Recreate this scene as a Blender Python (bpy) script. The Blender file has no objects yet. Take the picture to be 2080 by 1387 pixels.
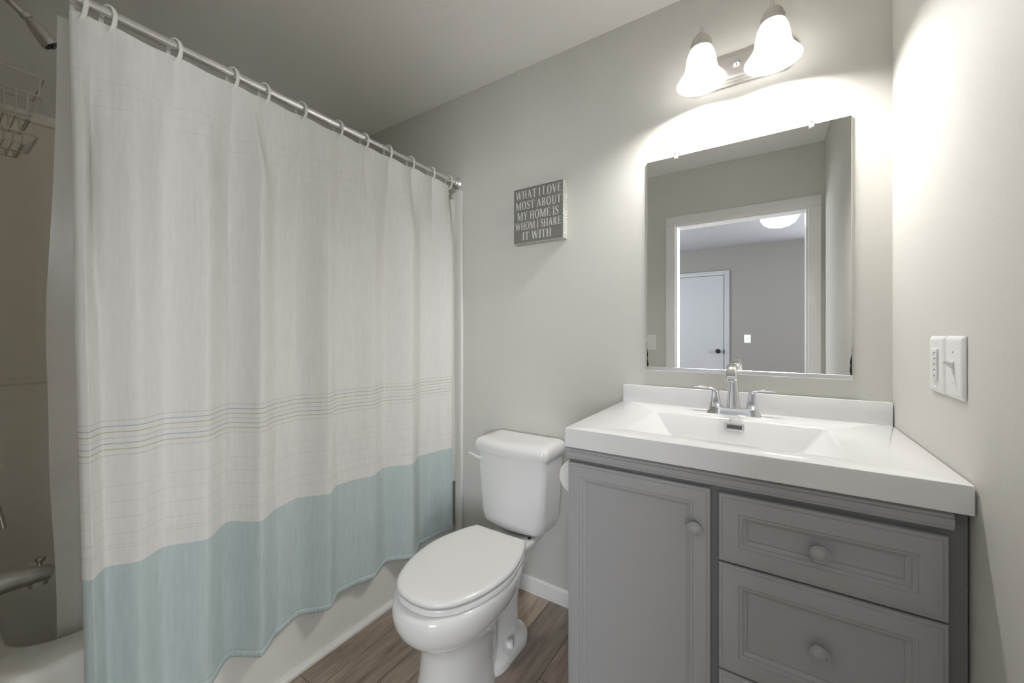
import bpy, bmesh, math, random
from mathutils import Vector, Matrix, noise
random.seed(7)
S = bpy.context.scene
COL = S.collection
PI = math.pi

# ------------------------------------------------------------------ camera, world, lights, exposure
cd = bpy.data.cameras.new('camera')
cd.sensor_width = 36.0
cd.lens = 793.995 / 2080 * 36.0
cd.shift_y = -14.04 / 2080
cd.clip_start = 0.01
cam = bpy.data.objects.new('camera', cd)
cam.location = (-0.3056, -1.5675, 1.19)
cam.rotation_euler = (PI / 2, 0, math.radians(33.2125))
COL.objects.link(cam)
S.camera = cam

w = bpy.data.worlds.new('world')
S.world = w
w.use_nodes = True
w.node_tree.nodes['Background'].inputs[0].default_value = (0.75, 0.85, 1.0, 1)
w.node_tree.nodes['Background'].inputs[1].default_value = 0.4

# daylight from three unseen windows beyond the doorway; far and side added as fill
for nm, size, energy, pos, rot in (('far_window_fill', (1.45, 1.35), 66, (1.15, -4.91, 1.45), (PI / 2, 0, 0)),
                                   ('left_window_daylight', (1.55, 1.35), 55, (-2.96, -3.3, 1.45), (0, -PI / 2, 0)),
                                   ('side_window_fill', (1.35, 1.35), 58, (2.16, -2.85, 1.45), (0, PI / 2, 0))):
    ld = bpy.data.lights.new(nm, 'AREA')
    ld.shape = 'RECTANGLE'
    ld.size, ld.size_y = size
    ld.energy = energy
    ld.color = (0.90, 0.945, 1.0)
    lo = bpy.data.objects.new(nm, ld)
    lo.location, lo.rotation_euler = pos, rot
    COL.objects.link(lo)

BULB = 365.0          # emission of the two vanity bulbs
SHADE = 0.0         # glow of the lit glass shades
DOME = 6.0          # emission of the bedroom dome light

S.view_settings.view_transform = 'Standard'
S.view_settings.look = 'None'
S.view_settings.gamma = 1.0
S.view_settings.use_curve_mapping = False
S.view_settings.exposure = 0.72
S.cycles.max_bounces = 16
S.cycles.diffuse_bounces = 10
S.cycles.glossy_bounces = 8
S.cycles.sample_clamp_indirect = 6.0
S.cycles.use_denoising = True


# ------------------------------------------------------------------ materials
def srgb(r, g, b):
    f = lambda c: (c / 255 / 12.92) if c / 255 <= 0.04045 else ((c / 255 + 0.055) / 1.055) ** 2.4
    return (f(r), f(g), f(b), 1)


def mat(name, col, rough=0.5, metal=0.0, bump=0.0, bscale=60.0, coat=0.0, vary=0.0, vscale=6.0, spec=0.5):
    m = bpy.data.materials.new(name)
    m.use_nodes = True
    nt = m.node_tree
    b = nt.nodes['Principled BSDF']
    b.inputs['Base Color'].default_value = col
    b.inputs['Roughness'].default_value = rough
    b.inputs['Metallic'].default_value = metal
    b.inputs['Coat Weight'].default_value = coat
    b.inputs['Specular IOR Level'].default_value = spec
    tc = nt.nodes.new('ShaderNodeTexCoord')
    if bump:
        n = nt.nodes.new('ShaderNodeTexNoise')
        n.inputs['Scale'].default_value = bscale
        n.inputs['Detail'].default_value = 3
        nt.links.new(tc.outputs['Object'], n.inputs['Vector'])
        bp = nt.nodes.new('ShaderNodeBump')
        bp.inputs['Strength'].default_value = bump
        bp.inputs['Distance'].default_value = 0.002
        nt.links.new(n.outputs['Fac'], bp.inputs['Height'])
        nt.links.new(bp.outputs['Normal'], b.inputs['Normal'])
    if vary:
        n2 = nt.nodes.new('ShaderNodeTexNoise')
        n2.inputs['Scale'].default_value = vscale
        n2.inputs['Detail'].default_value = 4
        nt.links.new(tc.outputs['Object'], n2.inputs['Vector'])
        mx = nt.nodes.new('ShaderNodeMix')
        mx.data_type = 'RGBA'
        mx.inputs[6].default_value = tuple(c * (1 - vary) for c in col[:3]) + (1,)
        mx.inputs[7].default_value = tuple(min(1, c * (1 + vary)) for c in col[:3]) + (1,)
        nt.links.new(n2.outputs['Fac'], mx.inputs[0])
        nt.links.new(mx.outputs[2], b.inputs['Base Color'])
    return m


def emit(name, col, strength):
    m = bpy.data.materials.new(name)
    m.use_nodes = True
    b = m.node_tree.nodes['Principled BSDF']
    b.inputs['Base Color'].default_value = (0.9, 0.9, 0.9, 1)
    b.inputs['Emission Color'].default_value = col
    b.inputs['Emission Strength'].default_value = strength
    return m


def frosted(name, col, vscale=22, trans=0.5, emission=0.0):
    m = bpy.data.materials.new(name)
    m.use_nodes = True
    nt = m.node_tree
    for n in list(nt.nodes):
        nt.nodes.remove(n)
    out = nt.nodes.new('ShaderNodeOutputMaterial')
    d = nt.nodes.new('ShaderNodeBsdfDiffuse')
    t = nt.nodes.new('ShaderNodeBsdfTranslucent')
    g = nt.nodes.new('ShaderNodeBsdfGlossy')
    g.inputs['Roughness'].default_value = 0.25
    tc = nt.nodes.new('ShaderNodeTexCoord')
    no = nt.nodes.new('ShaderNodeTexNoise')
    no.inputs['Scale'].default_value = vscale
    no.inputs['Detail'].default_value = 5
    no.inputs['Distortion'].default_value = 1.6
    nt.links.new(tc.outputs['Object'], no.inputs['Vector'])
    mx = nt.nodes.new('ShaderNodeMix')
    mx.data_type = 'RGBA'
    mx.inputs[6].default_value = tuple(c * 0.80 for c in col[:3]) + (1,)
    mx.inputs[7].default_value = col
    nt.links.new(no.outputs['Fac'], mx.inputs[0])
    nt.links.new(mx.outputs[2], d.inputs['Color'])
    nt.links.new(mx.outputs[2], t.inputs['Color'])
    m1 = nt.nodes.new('ShaderNodeMixShader')
    m1.inputs[0].default_value = trans
    nt.links.new(d.outputs[0], m1.inputs[1])
    nt.links.new(t.outputs[0], m1.inputs[2])
    m2 = nt.nodes.new('ShaderNodeMixShader')
    m2.inputs[0].default_value = 0.05
    nt.links.new(m1.outputs[0], m2.inputs[1])
    nt.links.new(g.outputs[0], m2.inputs[2])
    last = m2
    if emission:
        e = nt.nodes.new('ShaderNodeEmission')
        e.inputs['Strength'].default_value = emission
        nt.links.new(mx.outputs[2], e.inputs['Color'])
        last = nt.nodes.new('ShaderNodeAddShader')
        nt.links.new(m2.outputs[0], last.inputs[0])
        nt.links.new(e.outputs[0], last.inputs[1])
    nt.links.new(last.outputs[0], out.inputs['Surface'])
    return m


M = {}
M['wall'] = mat('greige_wall_paint', (0.64, 0.632, 0.594, 1), 0.62, bump=0.16, bscale=170, spec=0.3)
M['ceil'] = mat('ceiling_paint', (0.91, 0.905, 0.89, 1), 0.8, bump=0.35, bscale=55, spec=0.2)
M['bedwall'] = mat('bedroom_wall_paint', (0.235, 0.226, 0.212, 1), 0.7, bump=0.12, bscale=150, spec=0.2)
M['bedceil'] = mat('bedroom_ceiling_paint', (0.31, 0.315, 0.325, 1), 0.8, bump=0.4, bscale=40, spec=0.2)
M['trim'] = mat('white_trim_paint', (0.84, 0.84, 0.83, 1), 0.35)
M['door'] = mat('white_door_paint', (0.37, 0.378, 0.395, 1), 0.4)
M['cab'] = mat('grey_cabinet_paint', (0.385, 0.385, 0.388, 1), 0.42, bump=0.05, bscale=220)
M['frame'] = mat('slate_grey_frame', (0.20, 0.204, 0.215, 1), 0.5, bump=0.05, bscale=220)  # face frame in a darker, bluer grey than doors and drawers
M['knob'] = mat('grey_painted_knob', (0.40, 0.40, 0.40, 1), 0.32)
M['counter'] = mat('white_cultured_marble', (0.83, 0.83, 0.835, 1), 0.13, coat=0.3)
M['porcelain'] = mat('white_porcelain', (0.80, 0.80, 0.795, 1), 0.10, coat=0.5)
M['seat'] = mat('white_seat_plastic', (0.80, 0.80, 0.79, 1), 0.22)
M['tub'] = mat('white_fibreglass', (0.80, 0.79, 0.76, 1), 0.16, coat=0.3)
M['surround'] = mat('bone_fibreglass', (0.84, 0.795, 0.70, 1), 0.25, coat=0.1)
M['chrome'] = mat('chrome', (0.86, 0.87, 0.89, 1), 0.06, 1.0)
M['rod'] = mat('brushed_aluminium_rod', (0.88, 0.88, 0.89, 1), 0.27, 1.0)
M['nickel'] = mat('brushed_nickel', (0.66, 0.63, 0.605, 1), 0.42, 1.0, bump=0.03, bscale=400)
M['oldchrome'] = mat('worn_chrome', (0.66, 0.65, 0.63, 1), 0.30, 1.0, vary=0.25, vscale=45)
M['dark'] = mat('dark_opening', (0.02, 0.02, 0.02, 1), 0.6)
M['black'] = mat('black_metal', (0.015, 0.013, 0.012, 1), 0.35, 0.4)
M['slot'] = mat('brownish_overflow_slot', (0.16, 0.145, 0.11, 1), 0.6)
M['plastic'] = mat('white_switch_plastic', (0.82, 0.82, 0.82, 1), 0.3)
M['ring'] = mat('white_ring_plastic', (0.84, 0.84, 0.80, 1), 0.35)
M['wire'] = mat('coated_wire', (0.62, 0.60, 0.54, 1), 0.4)
M['paper'] = mat('toilet_paper', (0.85, 0.85, 0.83, 1), 0.9, bump=0.3, bscale=180)
M['card'] = mat('cardboard_core', (0.30, 0.24, 0.18, 1), 0.9)
M['letters'] = mat('cream_lettering', (0.66, 0.66, 0.61, 1), 0.7)
M['caulk'] = mat('white_caulk', (0.78, 0.77, 0.75, 1), 0.4)
M['clip'] = mat('clear_clip_plastic', (0.85, 0.86, 0.86, 1), 0.12)
M['bulb'] = emit('lit_bulb', (1.0, 0.975, 0.945, 1), BULB)
M['shade'] = frosted('alabaster_glass', (0.985, 0.982, 0.975, 1), 26, 0.74, SHADE)
M['dome'] = emit('lit_glass_dome', (0.95, 0.97, 1.0, 1), DOME)


def sign_face():
    m = mat('grey_sign_paint', (0.20, 0.197, 0.187, 1), 0.7, vary=0.12, vscale=30)
    return m


def sign_side():
    m = bpy.data.materials.new('dotted_sign_edge')
    m.use_nodes = True
    nt = m.node_tree
    b = nt.nodes['Principled BSDF']
    b.inputs['Roughness'].default_value = 0.7
    tc = nt.nodes.new('ShaderNodeTexCoord')
    v = nt.nodes.new('ShaderNodeTexVoronoi')
    v.inputs['Scale'].default_value = 130
    v.inputs['Randomness'].default_value = 0.35
    nt.links.new(tc.outputs['Object'], v.inputs['Vector'])
    r = nt.nodes.new('ShaderNodeValToRGB')
    r.color_ramp.elements[0].position = 0.30
    r.color_ramp.elements[0].color = (0.80, 0.80, 0.76, 1)
    r.color_ramp.elements[1].position = 0.42
    r.color_ramp.elements[1].color = (0.36, 0.355, 0.31, 1)
    nt.links.new(v.outputs['Distance'], r.inputs[0])
    nt.links.new(r.outputs[0], b.inputs['Base Color'])
    return m


M['signface'], M['signside'] = sign_face(), sign_side()


def floor_material():
    m = bpy.data.materials.new('vinyl_plank_floor')
    m.use_nodes = True
    nt = m.node_tree
    L = nt.links.new
    b = nt.nodes['Principled BSDF']
    tc = nt.nodes.new('ShaderNodeTexCoord')
    mp = nt.nodes.new('ShaderNodeMapping')
    mp.inputs['Rotation'].default_value = (0, 0, PI / 2)
    mp.inputs['Location'].default_value = (0.37, 0.055, 0)
    L(tc.outputs['Object'], mp.inputs['Vector'])
    br = nt.nodes.new('ShaderNodeTexBrick')
    br.offset = 0.37
    br.inputs['Color1'].default_value = (0.0, 0.0, 0.0, 1)
    br.inputs['Color2'].default_value = (1.0, 1.0, 1.0, 1)
    br.inputs['Mortar'].default_value = (0.5, 0.5, 0.5, 1)
    br.inputs['Scale'].default_value = 1.0
    br.inputs['Mortar Size'].default_value = 0.0012
    br.inputs['Bias'].default_value = 0.0
    br.inputs['Brick Width'].default_value = 1.2
    br.inputs['Row Height'].default_value = 0.152
    L(mp.outputs[0], br.inputs['Vector'])
    # grain, stretched along the planks (y)
    m2 = nt.nodes.new('ShaderNodeMapping')
    m2.inputs['Scale'].default_value = (1.0, 0.10, 1)
    L(tc.outputs['Object'], m2.inputs['Vector'])
    add = nt.nodes.new('ShaderNodeVectorMath')
    add.operation = 'MULTIPLY_ADD'
    L(br.outputs['Color'], add.inputs[0])
    add.inputs[1].default_value = (3.1, 1.7, 0.9)
    L(m2.outputs[0], add.inputs[2])
    n1 = nt.nodes.new('ShaderNodeTexNoise')
    n1.inputs['Scale'].default_value = 46
    n1.inputs['Detail'].default_value = 8
    n1.inputs['Roughness'].default_value = 0.62
    n1.inputs['Distortion'].default_value = 0.7
    L(add.outputs[0], n1.inputs['Vector'])
    n2 = nt.nodes.new('ShaderNodeTexNoise')
    n2.inputs['Scale'].default_value = 9
    n2.inputs['Detail'].default_value = 3
    n2.inputs['Distortion'].default_value = 1.2
    L(add.outputs[0], n2.inputs['Vector'])
    mxf = nt.nodes.new('ShaderNodeMix')
    mxf.inputs[0].default_value = 0.42
    L(n1.outputs['Fac'], mxf.inputs[2])
    L(n2.outputs['Fac'], mxf.inputs[3])
    r = nt.nodes.new('ShaderNodeValToRGB')
    e = r.color_ramp.elements
    e[0].position, e[0].color = 0.30, (0.155, 0.122, 0.096, 1)
    e[1].position, e[1].color = 0.72, (0.53, 0.44, 0.36, 1)
    x = r.color_ramp.elements.new(0.50)
    x.color = (0.355, 0.287, 0.23, 1)
    L(mxf.outputs[0], r.inputs[0])
    tone = nt.nodes.new('ShaderNodeMix')
    tone.data_type = 'RGBA'
    tone.blend_type = 'MULTIPLY'
    tone.inputs[0].default_value = 1.0
    rr = nt.nodes.new('ShaderNodeValToRGB')
    rr.color_ramp.elements[0].color = (0.74, 0.74, 0.76, 1)
    rr.color_ramp.elements[1].color = (1.16, 1.13, 1.10, 1)
    L(br.outputs['Color'], rr.inputs[0])
    L(r.outputs[0], tone.inputs[6])
    L(rr.outputs[0], tone.inputs[7])
    seam = nt.nodes.new('ShaderNodeMix')
    seam.data_type = 'RGBA'
    seam.inputs[7].default_value = (0.05, 0.04, 0.032, 1)
    L(br.outputs['Fac'], seam.inputs[0])
    L(tone.outputs[2], seam.inputs[6])
    L(seam.outputs[2], b.inputs['Base Color'])
    b.inputs['Roughness'].default_value = 0.42
    bp = nt.nodes.new('ShaderNodeBump')
    bp.inputs['Strength'].default_value = 0.12
    bp.inputs['Distance'].default_value = 0.001
    L(n1.outputs['Fac'], bp.inputs['Height'])
    L(bp.outputs[0], b.inputs['Normal'])
    return m


M['floor'] = floor_material()
TEAL_Z, HEM_Z, TOP_Z = 0.618, 0.205, 1.955


def cloth_material(name, kind):
    """woven cotton: white cloth with thin woven stripes, or the teal border"""
    m = bpy.data.materials.new(name)
    m.use_nodes = True
    nt = m.node_tree
    L = nt.links.new
    for n in list(nt.nodes):
        nt.nodes.remove(n)
    out = nt.nodes.new('ShaderNodeOutputMaterial')
    tc = nt.nodes.new('ShaderNodeTexCoord')
    geo = nt.nodes.new('ShaderNodeNewGeometry')
    sep = nt.nodes.new('ShaderNodeSeparateXYZ')
    L(geo.outputs['Position'], sep.inputs[0])
    if kind == 'white':
        base = (0.885, 0.878, 0.858, 1)
        faint, blue, olive = (0.74, 0.735, 0.70, 1), (0.55, 0.59, 0.60, 1), (0.62, 0.59, 0.44, 1)
        pale = (0.79, 0.78, 0.75, 1)
        lines = [(0.9775 - 0.0143 * k, 0.0012, c) for k, c in enumerate([faint, blue, olive, faint, blue, olive, faint])]
        lines += [(1.812, 0.0007, pale), (1.785, 0.0007, pale), (1.748, 0.0007, pale)]
        lines += [(0.815, 0.0008, pale), (0.775, 0.0009, pale), (0.735, 0.0009, pale), (0.695, 0.0009, pale), (0.668, 0.0009, pale), (0.660, 0.0009, pale)]
    else:
        base = (0.61, 0.71, 0.71, 1)
        dk = (0.48, 0.59, 0.60, 1)
        lines = [(HEM_Z + 0.0215, 0.0010, dk)]
    prev = None
    for z, t, c in lines:
        cmp_ = nt.nodes.new('ShaderNodeMath')
        cmp_.operation = 'COMPARE'
        L(sep.outputs[2], cmp_.inputs[0])
        cmp_.inputs[1].default_value = z
        cmp_.inputs[2].default_value = t
        mxl = nt.nodes.new('ShaderNodeMix')
        mxl.data_type = 'RGBA'
        L(cmp_.outputs[0], mxl.inputs[0])
        if prev: L(prev.outputs[2], mxl.inputs[6])
        else: mxl.inputs[6].default_value = base
        mxl.inputs[7].default_value = c
        prev = mxl
    # blotchy wear and vertical slubs
    mp = nt.nodes.new('ShaderNodeMapping')
    mp.inputs['Scale'].default_value = (110, 110, 14)
    L(tc.outputs['Object'], mp.inputs['Vector'])
    n1 = nt.nodes.new('ShaderNodeTexNoise')
    n1.inputs['Scale'].default_value = 1.0
    n1.inputs['Detail'].default_value = 5
    L(mp.outputs[0], n1.inputs['Vector'])
    mp3 = nt.nodes.new('ShaderNodeMapping')
    mp3.inputs['Scale'].default_value = (160, 160, 520)
    L(tc.outputs['Object'], mp3.inputs['Vector'])
    n3 = nt.nodes.new('ShaderNodeTexNoise')
    n3.inputs['Scale'].default_value = 1.0
    n3.inputs['Detail'].default_value = 3
    L(mp3.outputs[0], n3.inputs['Vector'])
    mul = nt.nodes.new('ShaderNodeMix')
    mul.data_type = 'RGBA'
    mul.blend_type = 'MULTIPLY'
    mul.inputs[0].default_value = 1.0
    k = nt.nodes.new('ShaderNodeMapRange')
    k.inputs['From Min'].default_value, k.inputs['From Max'].default_value = 0.3, 0.7
    k.inputs['To Min'].default_value, k.inputs['To Max'].default_value = (0.97, 1.025) if kind == 'white' else (0.95, 1.045)
    L(n1.outputs['Fac'], k.inputs['Value'])
    cmb = nt.nodes.new('ShaderNodeCombineXYZ')
    for i in range(3):
        L(k.outputs[0], cmb.inputs[i])
    L(prev.outputs[2], mul.inputs[6])
    L(cmb.outputs[0], mul.inputs[7])
    ad = nt.nodes.new('ShaderNodeMath')
    ad.operation = 'MULTIPLY_ADD'
    L(n1.outputs['Fac'], ad.inputs[0])
    ad.inputs[1].default_value = 1.6
    L(n3.outputs['Fac'], ad.inputs[2])
    bp = nt.nodes.new('ShaderNodeBump')
    bp.inputs['Strength'].default_value = 0.22
    bp.inputs['Distance'].default_value = 0.0012
    L(ad.outputs[0], bp.inputs['Height'])
    d = nt.nodes.new('ShaderNodeBsdfDiffuse')
    t = nt.nodes.new('ShaderNodeBsdfTranslucent')
    for q in (d, t):
        L(mul.outputs[2], q.inputs['Color'])
        L(bp.outputs[0], q.inputs['Normal'])
    mx = nt.nodes.new('ShaderNodeMixShader')
    mx.inputs[0].default_value = 0.17
    L(d.outputs[0], mx.inputs[1])
    L(t.outputs[0], mx.inputs[2])
    L(mx.outputs[0], out.inputs['Surface'])
    return m


M['cloth'] = cloth_material('white_woven_cotton', 'white')
M['teal'] = cloth_material('teal_woven_cotton', 'teal')
M['liner'] = frosted('white_vinyl_liner', (0.93, 0.915, 0.88, 1), 3, 0.5)


def mirror_material():
    m = bpy.data.materials.new('silvered_mirror')
    m.use_nodes = True
    nt = m.node_tree
    L = nt.links.new
    b = nt.nodes['Principled BSDF']
    b.inputs['Metallic'].default_value = 1.0
    b.inputs['Roughness'].default_value = 0.0
    tc = nt.nodes.new('ShaderNodeTexCoord')
    sep = nt.nodes.new('ShaderNodeSeparateXYZ')
    L(tc.outputs['Object'], sep.inputs[0])
    # desilvered black edge near the two bottom corners
    ab = nt.nodes.new('ShaderNodeMath'); ab.operation = 'ABSOLUTE'
    L(sep.outputs[0], ab.inputs[0])
    n = nt.nodes.new('ShaderNodeTexNoise')
    n.inputs['Scale'].default_value = 34
    n.inputs['Detail'].default_value = 4
    L(tc.outputs['Object'], n.inputs['Vector'])
    ma = nt.nodes.new('ShaderNodeMath'); ma.operation = 'MULTIPLY_ADD'
    L(n.outputs['Fac'], ma.inputs[0]); ma.inputs[1].default_value = 0.016
    L(ab.outputs[0], ma.inputs[2])
    zf = nt.nodes.new('ShaderNodeMath'); zf.operation = 'MULTIPLY_ADD'
    L(sep.outputs[2], zf.inputs[0]); zf.inputs[1].default_value = -0.055
    L(ma.outputs[0], zf.inputs[2])
    gt = nt.nodes.new('ShaderNodeMath'); gt.operation = 'GREATER_THAN'
    L(zf.outputs[0], gt.inputs[0]); gt.inputs[1].default_value = 0.3065
    mx = nt.nodes.new('ShaderNodeMix'); mx.data_type = 'RGBA'
    mx.inputs[6].default_value = (0.93, 0.94, 0.935, 1)
    mx.inputs[7].default_value = (0.05, 0.05, 0.045, 1)
    L(gt.outputs[0], mx.inputs[0])
    L(mx.outputs[2], b.inputs['Base Color'])
    return m


M['mirror'] = mirror_material()


# ------------------------------------------------------------------ object helpers
def root_of(o):
    while o.parent:
        o = o.parent
    return o


def obj(name, bm, m, parent=None, smooth=35, loc=None):
    """link a bmesh given in world coordinates as one mesh object"""
    bmesh.ops.recalc_face_normals(bm, faces=bm.faces[:])
    me = bpy.data.meshes.new(name)
    if parent:
        off = Vector(root_of(parent).location)
    elif loc:
        off = Vector(loc)
    else:
        off = Vector((0, 0, 0))
    if off.length:
        bmesh.ops.translate(bm, verts=bm.verts[:], vec=-off)
    bm.to_mesh(me)
    bm.free()
    for p in me.polygons:
        p.use_smooth = True
    me.set_sharp_from_angle(angle=math.radians(smooth))
    me.materials.append(m)
    o = bpy.data.objects.new(name, me)
    COL.objects.link(o)
    if parent:
        o.parent = parent
    elif loc:
        o.location = loc
    return o


def tag(o, label=None, cat=None, group=None, kind=None):
    if label: o['label'] = label
    if cat: o['category'] = cat
    if group: o['group'] = group
    if kind: o['kind'] = kind
    return o


def thing(name, label, cat, loc, group=None):
    o = bpy.data.objects.new(name, None)
    o.empty_display_size = 0.05
    COL.objects.link(o)
    o.location = loc
    return tag(o, label, cat, group)


def struct(name, bm, m, label, cat, loc=(0, 0, 0)):
    o = obj(name, bm, m, None, 35, None if loc == (0, 0, 0) else loc)
    return tag(o, label, cat, kind='structure')


def box(bm, x0, x1, y0, y1, z0, z1, bev=0.0, seg=2):
    vs = [bm.verts.new((x, y, z)) for x in (x0, x1) for y in (y0, y1) for z in (z0, z1)]
    idx = [(0, 1, 3, 2), (4, 6, 7, 5), (0, 4, 5, 1), (2, 3, 7, 6), (0, 2, 6, 4), (1, 5, 7, 3)]
    fs = [bm.faces.new([vs[i] for i in q]) for q in idx]
    bmesh.ops.recalc_face_normals(bm, faces=fs)
    if bev:
        es = list({e for f in fs for e in f.edges})
        bmesh.ops.bevel(bm, geom=es, offset=bev, segments=seg, profile=0.5, affect='EDGES')
    return bm


def loft(bm, rings, cap0=True, cap1=True, closed=True):
    rv = [[bm.verts.new(p) for p in r] for r in rings]
    n = len(rv[0])
    for a, b in zip(rv[:-1], rv[1:]):
        for i in range(n if closed else n - 1):
            j = (i + 1) % n
            bm.faces.new((a[i], a[j], b[j], b[i]))
    if cap0 and closed: bm.faces.new(rv[0][::-1])
    if cap1 and closed: bm.faces.new(rv[-1])
    return bm


def lathe(bm, prof, center, axis=(0, 0, 1), n=32, cap0=False, cap1=False, squash=None):
    """prof: (radius, height) pairs along axis from center"""
    az = Vector(axis).normalized()
    t = Vector((1, 0, 0)) if abs(az.x) < 0.9 else Vector((0, 1, 0))
    ax = t.cross(az).normalized()
    ay = az.cross(ax)
    c = Vector(center)
    rings = []
    for r, h in prof:
        r = max(r, 1e-4)
        rings.append([c + az * h + (ax * math.cos(2 * PI * i / n) + ay * math.sin(2 * PI * i / n)) * r for i in range(n)])
    return loft(bm, rings, cap0, cap1)


def catmull(pts, k=8):
    P = [Vector(p) for p in pts]
    P = [P[0] * 2 - P[1]] + P + [P[-1] * 2 - P[-2]]
    out = []
    for i in range(1, len(P) - 2):
        for j in range(k):
            t = j / k
            a, b, c, d = P[i - 1], P[i], P[i + 1], P[i + 2]
            out.append(0.5 * ((2 * b) + (c - a) * t + (2 * a - 5 * b + 4 * c - d) * t * t + (3 * b - a - 3 * c + d) * t ** 3))
    out.append(P[-2])
    return out


def sweep(bm, path, section, up=(0, 0, 1), cyc=False):
    """section(i, f) -> list of (u, v) offsets; u along side, v along the path's up"""
    path = [Vector(p) for p in path]
    rings = []
    n = len(path)
    prev = None
    for i, p in enumerate(path):
        if cyc:
            tg = (path[(i + 1) % n] - path[i - 1]).normalized()
        else:
            tg = (path[min(i + 1, n - 1)] - path[max(i - 1, 0)]).normalized()
        if prev is None:
            u0 = Vector(up)
            if abs(u0.dot(tg)) > 0.95:
                u0 = Vector((0, 1, 0)) if abs(tg.y) < 0.9 else Vector((1, 0, 0))
            v = (u0 - tg * u0.dot(tg)).normalized()
        else:
            v = (prev - tg * prev.dot(tg)).normalized()
        prev = v
        s = tg.cross(v)
        rings.append([p + s * a + v * b for a, b in section(i, i / max(1, n - 1))])
    if cyc:
        rv = [[bm.verts.new(q) for q in r] for r in rings]
        m_ = len(rv[0])
        for a in range(n):
            A, B = rv[a], rv[(a + 1) % n]
            for i in range(m_):
                j = (i + 1) % m_
                bm.faces.new((A[i], A[j], B[j], B[i]))
        return bm
    return loft(bm, rings)


def circ(r, n=12):
    return [(r * math.cos(2 * PI * i / n), r * math.sin(2 * PI * i / n)) for i in range(n)]


def tube(bm, path, r, n=10, cyc=False):
    rr = r if callable(r) else (lambda f: r)
    return sweep(bm, path, lambda i, f: circ(rr(f), n), cyc=cyc)


def rrect(hw, hh, r, k=4):
    r = min(r, hw, hh)
    o = []
    for cx, cy, a0 in ((hw - r, hh - r, 0), (-hw + r, hh - r, PI / 2), (-hw + r, -hh + r, PI), (hw - r, -hh + r, 1.5 * PI)):
        for i in range(k + 1):
            a = a0 + PI / 2 * i / k
            o.append((cx + r * math.cos(a), cy + r * math.sin(a)))
    return o


def rr_loop(x0, x1, y0, y1, r, z, k=8):
    cx, cy = (x0 + x1) / 2, (y0 + y1) / 2
    return [(cx + a, cy + b, z) for a, b in rrect((x1 - x0) / 2, (y1 - y0) / 2, r, k)]


def prism_x(bm, prof, x0, x1):
    """profile of (y, z) points extruded along x"""
    return loft(bm, [[(x0, y, z) for y, z in prof], [(x1, y, z) for y, z in prof]])


def B():
    return bmesh.new()


def smoothstep(a, b, x):
    t = min(1, max(0, (x - a) / (b - a)))
    return t * t * (3 - 2 * t)


# ------------------------------------------------------------------ room
H = 2.44
XL, YF = -2.44, -1.655          # tub wall, doorway wall
YB = -1.77                      # bedroom side of the doorway wall
FARY = -4.85
DX0, DX1, DH = -0.905, -0.082, 2.03

struct('floor', box(B(), XL - 0.1, 0.1, YB, 0.1, -0.06, 0.0), M['floor'], 'grey-brown wood look vinyl plank floor', 'floor')
struct('ceiling', box(B(), XL - 0.1, 0.1, YB, 0.1, H, H + 0.06), M['ceil'], 'white textured bathroom ceiling', 'ceiling')
struct('wall_back', box(B(), XL - 0.1, 0.1, 0.0, 0.1, 0, H), M['wall'], 'greige painted wall behind toilet, mirror and vanity', 'wall')
struct('wall_right', box(B(), 0.0, 0.1, YB, 0.0, 0, H), M['wall'], 'greige painted wall carrying the two switches', 'wall')
struct('wall_left', box(B(), XL - 0.1, XL, YB, 0.0, 0, H), M['wall'], 'greige painted wall above the tub surround', 'wall')
bm = B()
box(bm, XL, DX0, YB, YF, 0, H)
box(bm, DX1, 0.0, YB, YF, 0, H)
box(bm, DX0, DX1, YB, YF, DH, H)
struct('wall_front', bm, M['wall'], 'greige wall around the doorway, seen in the mirror', 'wall')
struct('wall_plumbing', box(B(), XL, -1.70, YF, -1.53, 0, H), M['wall'], 'wall at the shower end of the tub', 'wall')

# doorway casing and jamb
bm = B()
CW = 0.065
for y0, y1 in ((YF, YF + 0.016), (YB - 0.016, YB)):
    for a, b_ in ((DX0 - CW, DX0 + 0.004), (DX1 - 0.004, DX1 + CW)):
        box(bm, a, b_, y0, y1, 0, DH - 0.004, 0.004)
    box(bm, DX0 - CW, DX1 + CW, y0, y1, DH - 0.004, DH + CW, 0.004)
box(bm, DX0, DX0 + 0.014, YB, YF, 0, DH - 0.014)
box(bm, DX1 - 0.014, DX1, YB, YF, 0, DH - 0.014)
box(bm, DX0, DX1, YB, YF, DH - 0.014, DH)
struct('trim_1', bm, M['trim'], 'white casing and jamb of the doorway reflected in the mirror', 'door casing')

# baseboard on the back wall
prof = [(-0.0005, 0.0), (-0.014, 0.0), (-0.014, 0.048), (-0.012, 0.053), (-0.012, 0.060), (-0.007, 0.066), (-0.0005, 0.068)]
struct('baseboard_back', prism_x(B(), prof, -1.628, -0.790), M['trim'], 'white baseboard on the wall behind the toilet', 'baseboard')
# white quarter strip along the tub
prof = [(-1.6955, 0.0), (-1.676, 0.0), (-1.676, 0.010), (-1.683, 0.018), (-1.6955, 0.021)]
bm = loft(B(), [[(x, -1.525, z) for x, z in prof], [(x, -0.004, z) for x, z in prof]])
struct('trim_2', bm, M['caulk'], 'narrow white strip where the tub apron meets the floor', 'trim')

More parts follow.
